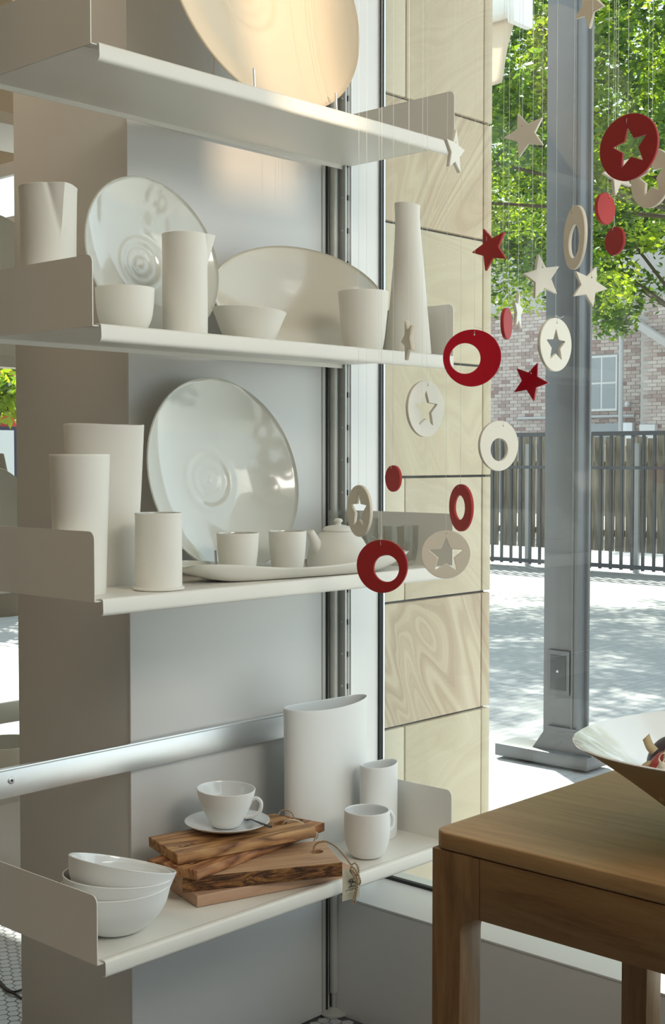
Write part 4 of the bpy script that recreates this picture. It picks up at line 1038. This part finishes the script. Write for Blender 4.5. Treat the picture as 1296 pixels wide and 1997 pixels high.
# ------------------------------------------------------------------ behind the pilaster, left
U2 = 2.80
r2 = tag(box('wall_rail', 1.2, 2.10, U2 - .012, U2, .590, .640, M['alu_dark'], bev=.001), 'grey aluminium rail glimpsed left of the pilaster before the white glare', 'rail')
def farshelf(z, lab, z1=.11):
    s = empty('metal_shelf', (1.25, U2, z), 0, lab, 'shelf', 'shelves of the further shelf unit')
    box('deck', 0, .78, -.30, 0, -.002, 0, M['shelf'], s)
    box('front_lip', .01, .77, -.302, -.298, -.022, .003, M['shelf'], s)
    box('end_panel', .779, .781, -.296, 0, -.002, z1, M['shelf'], s); box('end_panel', -.001, .001, -.296, 0, -.002, z1, M['shelf'], s)
    return s
farshelf(1.985, 'further cream shelf glimpsed at upper left beyond the pilaster')
farshelf(1.460, 'further cream shelf glimpsed at mid left beyond the pilaster')
farshelf(.500, 'further cream shelf glimpsed low at left beyond the pilaster')
for z in (1.92,): pass
def far_pot(name, px, Y, z, r, h, lab, cat):
    o = pot(name, px, Y, z, lab, cat); vessel('body', [(r * .7, 0), (r * .85, .004), (r * .97, h * .5), (r, h)], .003, CE, o, 48); return o
rbl = empty('roller_blind', (XG - .03, 2.42, 2.10), 0, 'cream roller blind half lowered in the far left window', 'blind')
box('blind_cloth', -.002, 0, 0, 2.0, .02, .62, M['glaze_o'], rbl); box('bottom_bar', -.012, .008, 0, 2.0, -.02, .02, M['white'], rbl, bev=.004)
farshelf(1.030, 'further cream shelf glimpsed at left level with the tall cylinders')
for zz_, rad_, px_, lb in ((1.4605, .185, 2, 'cream round plate upright on the further shelf, upper left edge'), (1.0305, .095, -4, 'cream round plate upright on the further shelf, lower left edge')):
    q_ = pot('round_plate', px_, U2 - .10, zz_, lb, 'plate'); plate(q_, 'dish', rad_, .03, R(10), CE, .0, segs=64)
far_pot('cream_bowl', 5, U2 - .14, .5005, .085, .075, 'cream bowl on the further low shelf at the left edge', 'bowl')
far_pot('wide_vase', -5, U2 - .12, .7, .09, .1, 'x', 'vase') if False else None
# cable on the tiles
cbp = [onZ(-8, 1903, .003), onZ(6, 1921, .003), onZ(18, 1931, .0035), onZ(30, 1934, .003), onZ(44, 1929, .003)]
cbp2 = [onZ(-8, 1908, .003), onZ(6, 1925, .003), onZ(20, 1934, .006), onZ(32, 1940, .003), onZ(42, 1947, .003)]
bm = bmesh.new(); tube('', catmull([tuple(p) for p in cbp], 6), .0026, None, None, 8, bm=bm); tube('', catmull([tuple(p) for p in cbp2], 6), .0026, None, None, 8, bm=bm)
tag(from_bm('power_cable', bm, M['cable']), 'thin black cable loop lying on the hexagonal floor tiles', 'cable')

# ------------------------------------------------------------------ outside
tag(box('ground', 2.39, 60, -30, 60, -.12, 0.0, M['paving']), 'pale paved yard outside the window', 'ground', kind='structure')
tag(box('pavement', -20, 2.388, -30, YR - .12, -.12, 0.0, M['paving']), 'pale paved footpath outside the right-hand shopfront', 'ground', kind='structure')
# steel post
po = empty('steel_post', (4.52, 2.86, 0), 0, 'grey painted steel post standing in the yard on a base beam', 'post')
box('post_shaft', 0, .062, 0, .158, .06, 4.6, M['post'], po, bev=.004)
box('post_shaft_flange', .060, .075, -.012, .170, .06, 4.6, M['post'], po, bev=.002)
box('base_beam', -.05, .11, -.08, .36, .012, .062, M['post'], po, bev=.003)
prism('gusset', [(-.08, .062), (.20, .062), (.13, .16), (-.02, .16)], -.012, .002, M['post'], po, 'X')
cp = box('cover_plate', -.006, .001, .038, .125, .30, .46, M['post'], po, bev=.002); 
box('cover_rim', -.0085, -.005, .030, .133, .292, .468, M['post'], po); box('cover_inset', -.011, -.008, .045, .118, .310, .450, M['iron'], po, bev=.001)
bm = bmesh.new(); bmesh.ops.create_uvsphere(bm, u_segments=10, v_segments=6, radius=.006, matrix=Matrix.Translation((-.012, .082, .385))); from_bm('cover_screw', bm, M['steel'], po)
tube('conduit', [(-.004, .020, .16), (-.004, .020, 4.6)], .004, M['post'], po, 8)
# canopy is added, unseen, to block sun; roller awning by the window
tag(box('canopy', XG + .1, 3.35, YR, 6.6, 2.86, 2.96, M['white']), 'flat white canopy over the shop window outside', 'canopy')
A0 = onX(940, 0, 3.9); A1 = onX(1022, 20, 3.9)
aw = empty('roller_awning', (3.9, 0, 0), 0, 'cream canvas roller awning hanging outside above the pillar', 'awning')
yA, yB = onX(1008, 20, 3.9).y, 3.2
zA = onX(1005, 20, 3.9).z
box('cassette', -.05, .05, yA, yB, zA - .02, zA + .06, M['white'], aw, bev=.01)
box('end_cap', -.06, .06, yA - .03, yA + .004, zA - .06, zA + .07, M['white'], aw, bev=.012)
vs, fs = [], []
zlo = onX(985, 160, 3.9).z
for k in range(13):
    for i in range(13):
        y = yA + .012 + (yB - yA - .012) * i / 12; z = zA - .02 + (zlo - zA + .02) * k / 12
        vs.append((.02 * math.sin(y * 9) * k / 12 + .004 * math.sin(z * 30), y + .05 * (k / 12) * (1 - i / 12), z))
for k in range(12):
    for i in range(12): a = k * 13 + i; fs.append((a, a + 1, a + 14, a + 13))
cvs = from_py('canvas_drop', vs, fs, M['canvas'], aw); cvs.modifiers.new('s', 'SOLIDIFY').thickness = .002

# fences
FX = 12.36
fe = empty('iron_fence', (FX, 8, 0), 0, 'dark iron picket fence across the yard', 'fence')
pkm = None
y = 4.6; n = 0
while y < 12.2:
    if pkm is None:
        o = box('picket', -.012, .012, -.014, .014, .06, 1.50, M['iron'], fe); pkm = o.data
    else:
        o = bpy.data.objects.new('picket', pkm); COL.objects.link(o); o.parent = fe
    o.location = (0, y - 8, 0); y += .128
for z0, h in ((1.475, .045), (1.120, .035), (.075, .04)): box('fence_rail', -.02, .02, -3.4, 4.2, z0, z0 + h, M['iron'], fe)
pf = empty('paling_fence', (FX + .40, 8, 0), 0, 'weathered timber paling fence just behind the iron pickets', 'fence')
pm = [box('paling', -.01, .01, -.056, .056, .22, 1.47 + dz, M['paling'], pf) for dz in (0, .02, -.02)]
y = 4.6; n = 0
for i, o in enumerate(pm): o.location = (0, y - 8 + i * .128, 0)
y += 3 * .128
while y < 12.6:
    o = bpy.data.objects.new('paling', pm[rnd.randrange(3)].data); COL.objects.link(o); o.parent = pf
    o.location = (rnd.uniform(-.008, .008), y - 8 + rnd.uniform(-.006, .006), 0); o.rotation_euler = (rnd.uniform(-.006, .006), 0, 0); y += .128
for z0 in (1.13, .38): box('paling_rail', .012, .05, -3.4, 4.6, z0, z0 + .07, M['paling'], pf)
for yy in (6.0, 7.32, 8.72, 10.1): box('paling_post', -.05, -.012, yy - 8 - .03, yy - 8 + .03, 0, 1.40, M['pipe'], pf)

# brick building
BX = 28.0
bd = empty('brick_building', (BX, 17, 0), 0, 'pinkish brick building with a white sash window behind the fences', 'building')
box('wall_core', 0, 3, -6, 9, 0, 6.6, M['mortar'], bd)
wgY = onX(1249, 700, BX - .5).y
box('wing_core', -.5, 3, wgY - 17 - 5, wgY - 17, 0, 4.9, M['mortar'], bd)
wy0, wy1 = onX(1203, 750, BX).y, onX(1150, 750, BX).y; wz1, wz0 = onX(1176, 698, BX).z, onX(1176, 797, BX).z
bs = []
zz = 1.50; row = 0
while zz < 4.9:
    y = 14.6 - (row % 2) * .12
    while y < 25.6:
        y1_ = y + .225; wing = y < wgY
        X_ = BX - .5 if wing else BX
        cy_, cz_ = (y + y1_) / 2, zz + .038
        if not (not wing and wy0 - .12 < cy_ < wy1 + .12 and wz0 - .03 < cz_ < wz1 + .08) and not (not wing and y < wgY + .02) and not (wing and y1_ > wgY):
            # picture row decides which bricks show largest: nearest first
            p_ = Vector((X_, cy_, cz_)); v_ = p_ - Vector((0, 0, CAMH)); px = CX + FPX * v_.dot(_r) / v_.dot(_f); py = CY - FPX * v_.dot(_u) / v_.dot(_f)
            vis = (1143 < px < 1300 or 957 < px < 1073) and 640 < py < 842
            bs.append((0 if vis else 1, v_.length, X_, y, y1_, zz))
        y += .24
    zz += .086; row += 1
bs.sort(); bme = None
for q in bs[:300]:
    _, _, X_, y, y1_, z = q
    if bme is None:
        o = box('brick', -.016, .02, 0, .225, 0, .074, M['brick'], bd); bme = o.data
    else: o = bpy.data.objects.new('brick', bme); COL.objects.link(o); o.parent = bd
    o.location = (X_ - BX + rnd.uniform(-.004, .004), y - 17, z)
bm = bmesh.new()
for q in bs[300:]:
    _, _, X_, y, y1_, z = q; bm_box(bm, X_ - BX - .016, X_ - BX + .02, y - 17, y - 17 + .225, z, z + .074)
tag(from_bm('brickwork', bm, M['brick'], bd, False), kind='stuff')
fr_ = box('window_frame', -.10, .02, wy0 - 17 - .05, wy1 - 17 + .05, wz0 - .06, wz1 + .05, M['wframe'], bd)
cyw = (wy0 + wy1) / 2 - 17; czw = (wz0 + wz1) / 2
for ya, yb in ((wy0 - 17, cyw - .025), (cyw + .025, wy1 - 17)):
    for za, zb_ in ((wz0, czw - .025), (czw + .025, wz1)): box('window_pane', -.108, -.095, ya, yb, za, zb_, M['pane'], fr_)
p_ = onX(1244, 700, BX - .1); tube('downpipe', [(-.62, p_.y - 17 + .15, 1.4), (-.62, p_.y - 17 + .15, 5.0)], .055, M['pipe'], bd, 12)
pz = onX(1190, 812, BX).z; tube('service_pipe', [(-.08, onX(1146, 812, BX).y - 17 + 2, pz), (-.08, p_.y - 17 + .1, pz)], .035, M['pipe'], bd, 10)
lw0 = onX(1208, 830, BX).y - 17; box('low_window', -.06, .01, lw0, onX(1146, 830, BX).y - 17, onX(1180, 860, BX).z, onX(1180, 826, BX).z, M['pane'], bd)
box('meter_box', -.14, .01, onX(1238, 830, BX).y - 17, onX(1214, 830, BX).y - 17, onX(1220, 870, BX).z, onX(1220, 825, BX).z, M['signw'], bd)
box('meter_box', -.64, -.49, onX(1282, 830, BX - .5).y - 17, onX(1252, 830, BX - .5).y - 17, onX(1270, 870, BX - .5).z, onX(1270, 828, BX - .5).z, M['wframe'], bd)
lp_ = onX(1228, 789, BX); bm = bmesh.new(); bmesh.ops.create_uvsphere(bm, u_segments=12, v_segments=8, radius=.07, matrix=Matrix.Translation((-.12, lp_.y - 17, lp_.z))); from_bm('wall_lamp', bm, M['wframe'], bd)
# sloping roof edge of the wing
ra, rb_ = onX(1249, 636, BX - .6), onX(1296, 668, BX - .6)
sl = (rb_.z - ra.z) / (rb_.y - ra.y); y0_ = wgY - 3.5
prism('roof_edge', [(wgY - 17 + .1, ra.z + .02), (wgY - 17 + .1, ra.z + .20), (y0_ - 17, ra.z + sl * (y0_ - wgY) + .20), (y0_ - 17, ra.z + sl * (y0_ - wgY) + .02)], -.75, -.2, M['roofm'], bd, 'X')

# red building seen through the left window
rdY = 10.6
rb2 = empty('red_building', (5, rdY, 0), 0, 'red painted building with a framed white board, seen far left', 'building')
box('red_wall', 0, 2.5, 0, .4, 0, 2.15, M['redwall'], rb2)
sx0, sx1 = onY(-60, 880, rdY).x, onY(23, 880, rdY).x; sz0, sz1 = onY(10, 990, rdY).z, onY(10, 832, rdY).z
bf_ = box('board_frame', sx0 - 5, sx1 - 5, -.08, 0, sz0, sz1, M['navy'], rb2); box('white_board', sx0 - 5 + .05, sx1 - 5 - .035, -.09, -.07, sz0 + .05, sz1 - .035, M['signw'], bf_)

# trees
def leaves(name, centres, radii, per, size, mat, parent, seed, squash=.8):
    g = np.random.default_rng(seed); C_ = np.asarray(centres, float); n = len(C_) * per
    c = np.repeat(C_, per, 0); rr_ = np.repeat(np.asarray(radii), per)[:, None]
    d = g.normal(size=(n, 3)); d /= np.linalg.norm(d, axis=1)[:, None]; d *= g.random((n, 1)) ** (1 / 2.2); d[:, 2] *= squash
    p = c + d * rr_
    u = g.normal(size=(n, 3)); u[:, 2] *= .6; u /= np.linalg.norm(u, axis=1)[:, None]
    w = np.cross(u, g.normal(size=(n, 3))); w /= np.linalg.norm(w, axis=1)[:, None]
    s = size * (.6 + .8 * g.random((n, 1)))
    q = np.stack([p - u * s, p + w * s * .42 - u * s * .15, p + u * s, p - w * s * .42 - u * s * .15], 1).reshape(-1, 3)
    me = bpy.data.meshes.new(name); me.vertices.add(4 * n); me.vertices.foreach_set('co', q.ravel().astype(np.float32))
    me.loops.add(4 * n); me.loops.foreach_set('vertex_index', np.arange(4 * n, dtype=np.int32))
    me.polygons.add(n); me.polygons.foreach_set('loop_start', np.arange(0, 4 * n, 4, dtype=np.int32)); me.polygons.foreach_set('loop_total', np.full(n, 4, dtype=np.int32))
    me.update(); me.validate(); o = link(name, me, mat, parent, False); tag(o, kind='stuff'); return o
def tree(loc, lab, crown, nclus, per, rad, leafsize, seed, name='shade_tree', fringe=None, trunk_h=3.0, yel=.3, keep=None, nb=26, br=.035):
    t = empty(name, loc, 0, lab, 'tree'); g = random.Random(seed)
    cs = []
    tries = 0
    while len(cs) < nclus and tries < 40000:
        tries += 1
        v = Vector((g.gauss(0, 1), g.gauss(0, 1), g.gauss(0, 1))).normalized() * (g.random() ** .45)
        p = Vector((crown[0].x + v.x * crown[1].x, crown[0].y + v.y * crown[1].y, crown[0].z + v.z * crown[1].z))
        if keep and not keep(Vector(loc) + p): continue
        cs.append(p)
    if fringe: cs += [Vector(f) - Vector(loc) for f in fringe]
    ny = int(len(cs) * yel); g.shuffle(cs)
    r1 = [rad * g.uniform(.6, 1.25) for _ in cs]
    leaves('foliage', [tuple(p) for p in cs[ny:]], r1[ny:], per, leafsize, M['leaf'], t, seed)
    leaves('foliage', [tuple(p) for p in cs[:ny]], r1[:ny], per, leafsize, M['leaf2'], t, seed + 1)
    bm = bmesh.new(); top = Vector((crown[0].x * .6, crown[0].y * .6, trunk_h))
    tube('', [(0, 0, -.05), (.05, .02, trunk_h * .5), tuple(top)], [.22, .18, .15], None, None, 12, bm=bm)
    bmesh.ops.recalc_face_normals(bm, faces=bm.faces[:]); from_bm('trunk', bm, M['trunk'], t)
    g.shuffle(cs)
    for p in cs[:nb]:
        mid = top.lerp(p, .5) + Vector((g.uniform(-.2, .2), g.uniform(-.2, .2), g.uniform(.05, .35)))
        tube('branch', catmull([tuple(top), tuple(mid), tuple(p)], 5), [br * (1 - .85 * i / 10) for i in range(11)], M['trunk'], t, 7)
    return t
def pix(p):
    v = Vector(p) - Vector((0, 0, CAMH)); z = v.dot(_f)
    return CX + FPX * v.dot(_r) / z, CY - FPX * v.dot(_u) / z
def hem(x):   # lower edge of the foliage as photographed
    return float(np.interp(x, [900, 960, 1000, 1050, 1075, 1140, 1180, 1230, 1260, 1300, 1400], [600, 610, 640, 590, 560, 640, 690, 640, 560, 540, 540]))
def keepA(p):
    v = p - Vector((0, 0, CAMH)); 
    if v.dot(_f) < 5: return True
    x, y = pix(p)
    if 900 < x < 1400 and p.x < 30: return y < hem(x) - 30
    return p.z > 2.4
tA = tree((10.6, 3.2, 0), 'broad leafy tree overhanging the yard beyond the window', (Vector((-.6, 3.4, 4.9)), Vector((2.6, 5.0, 2.6))), 700, 155, .32, .036, 11, keep=keepA, trunk_h=3.2, yel=.30, nb=12, br=.022)
tC = tree((20.5, 9.0, 0), 'second leafy tree rising behind the fences', (Vector((0, 2.8, 5.6)), Vector((2.4, 5.0, 3.0))), 330, 130, .55, .07, 23, keep=keepA, trunk_h=3.4, yel=.35, nb=10)
def keepB(p):
    x, y = pix(p); return 745 < y < 800 or (x < -60 and p.z > 1.3)
tB = tree((5.9, 9.1, 0), 'yellow-green small tree before the red building', (Vector((.0, .2, 1.75)), Vector((1.1, .6, .65))), 60, 70, .25, .05, 31, keep=keepB, trunk_h=1.25, yel=.7, nb=6)
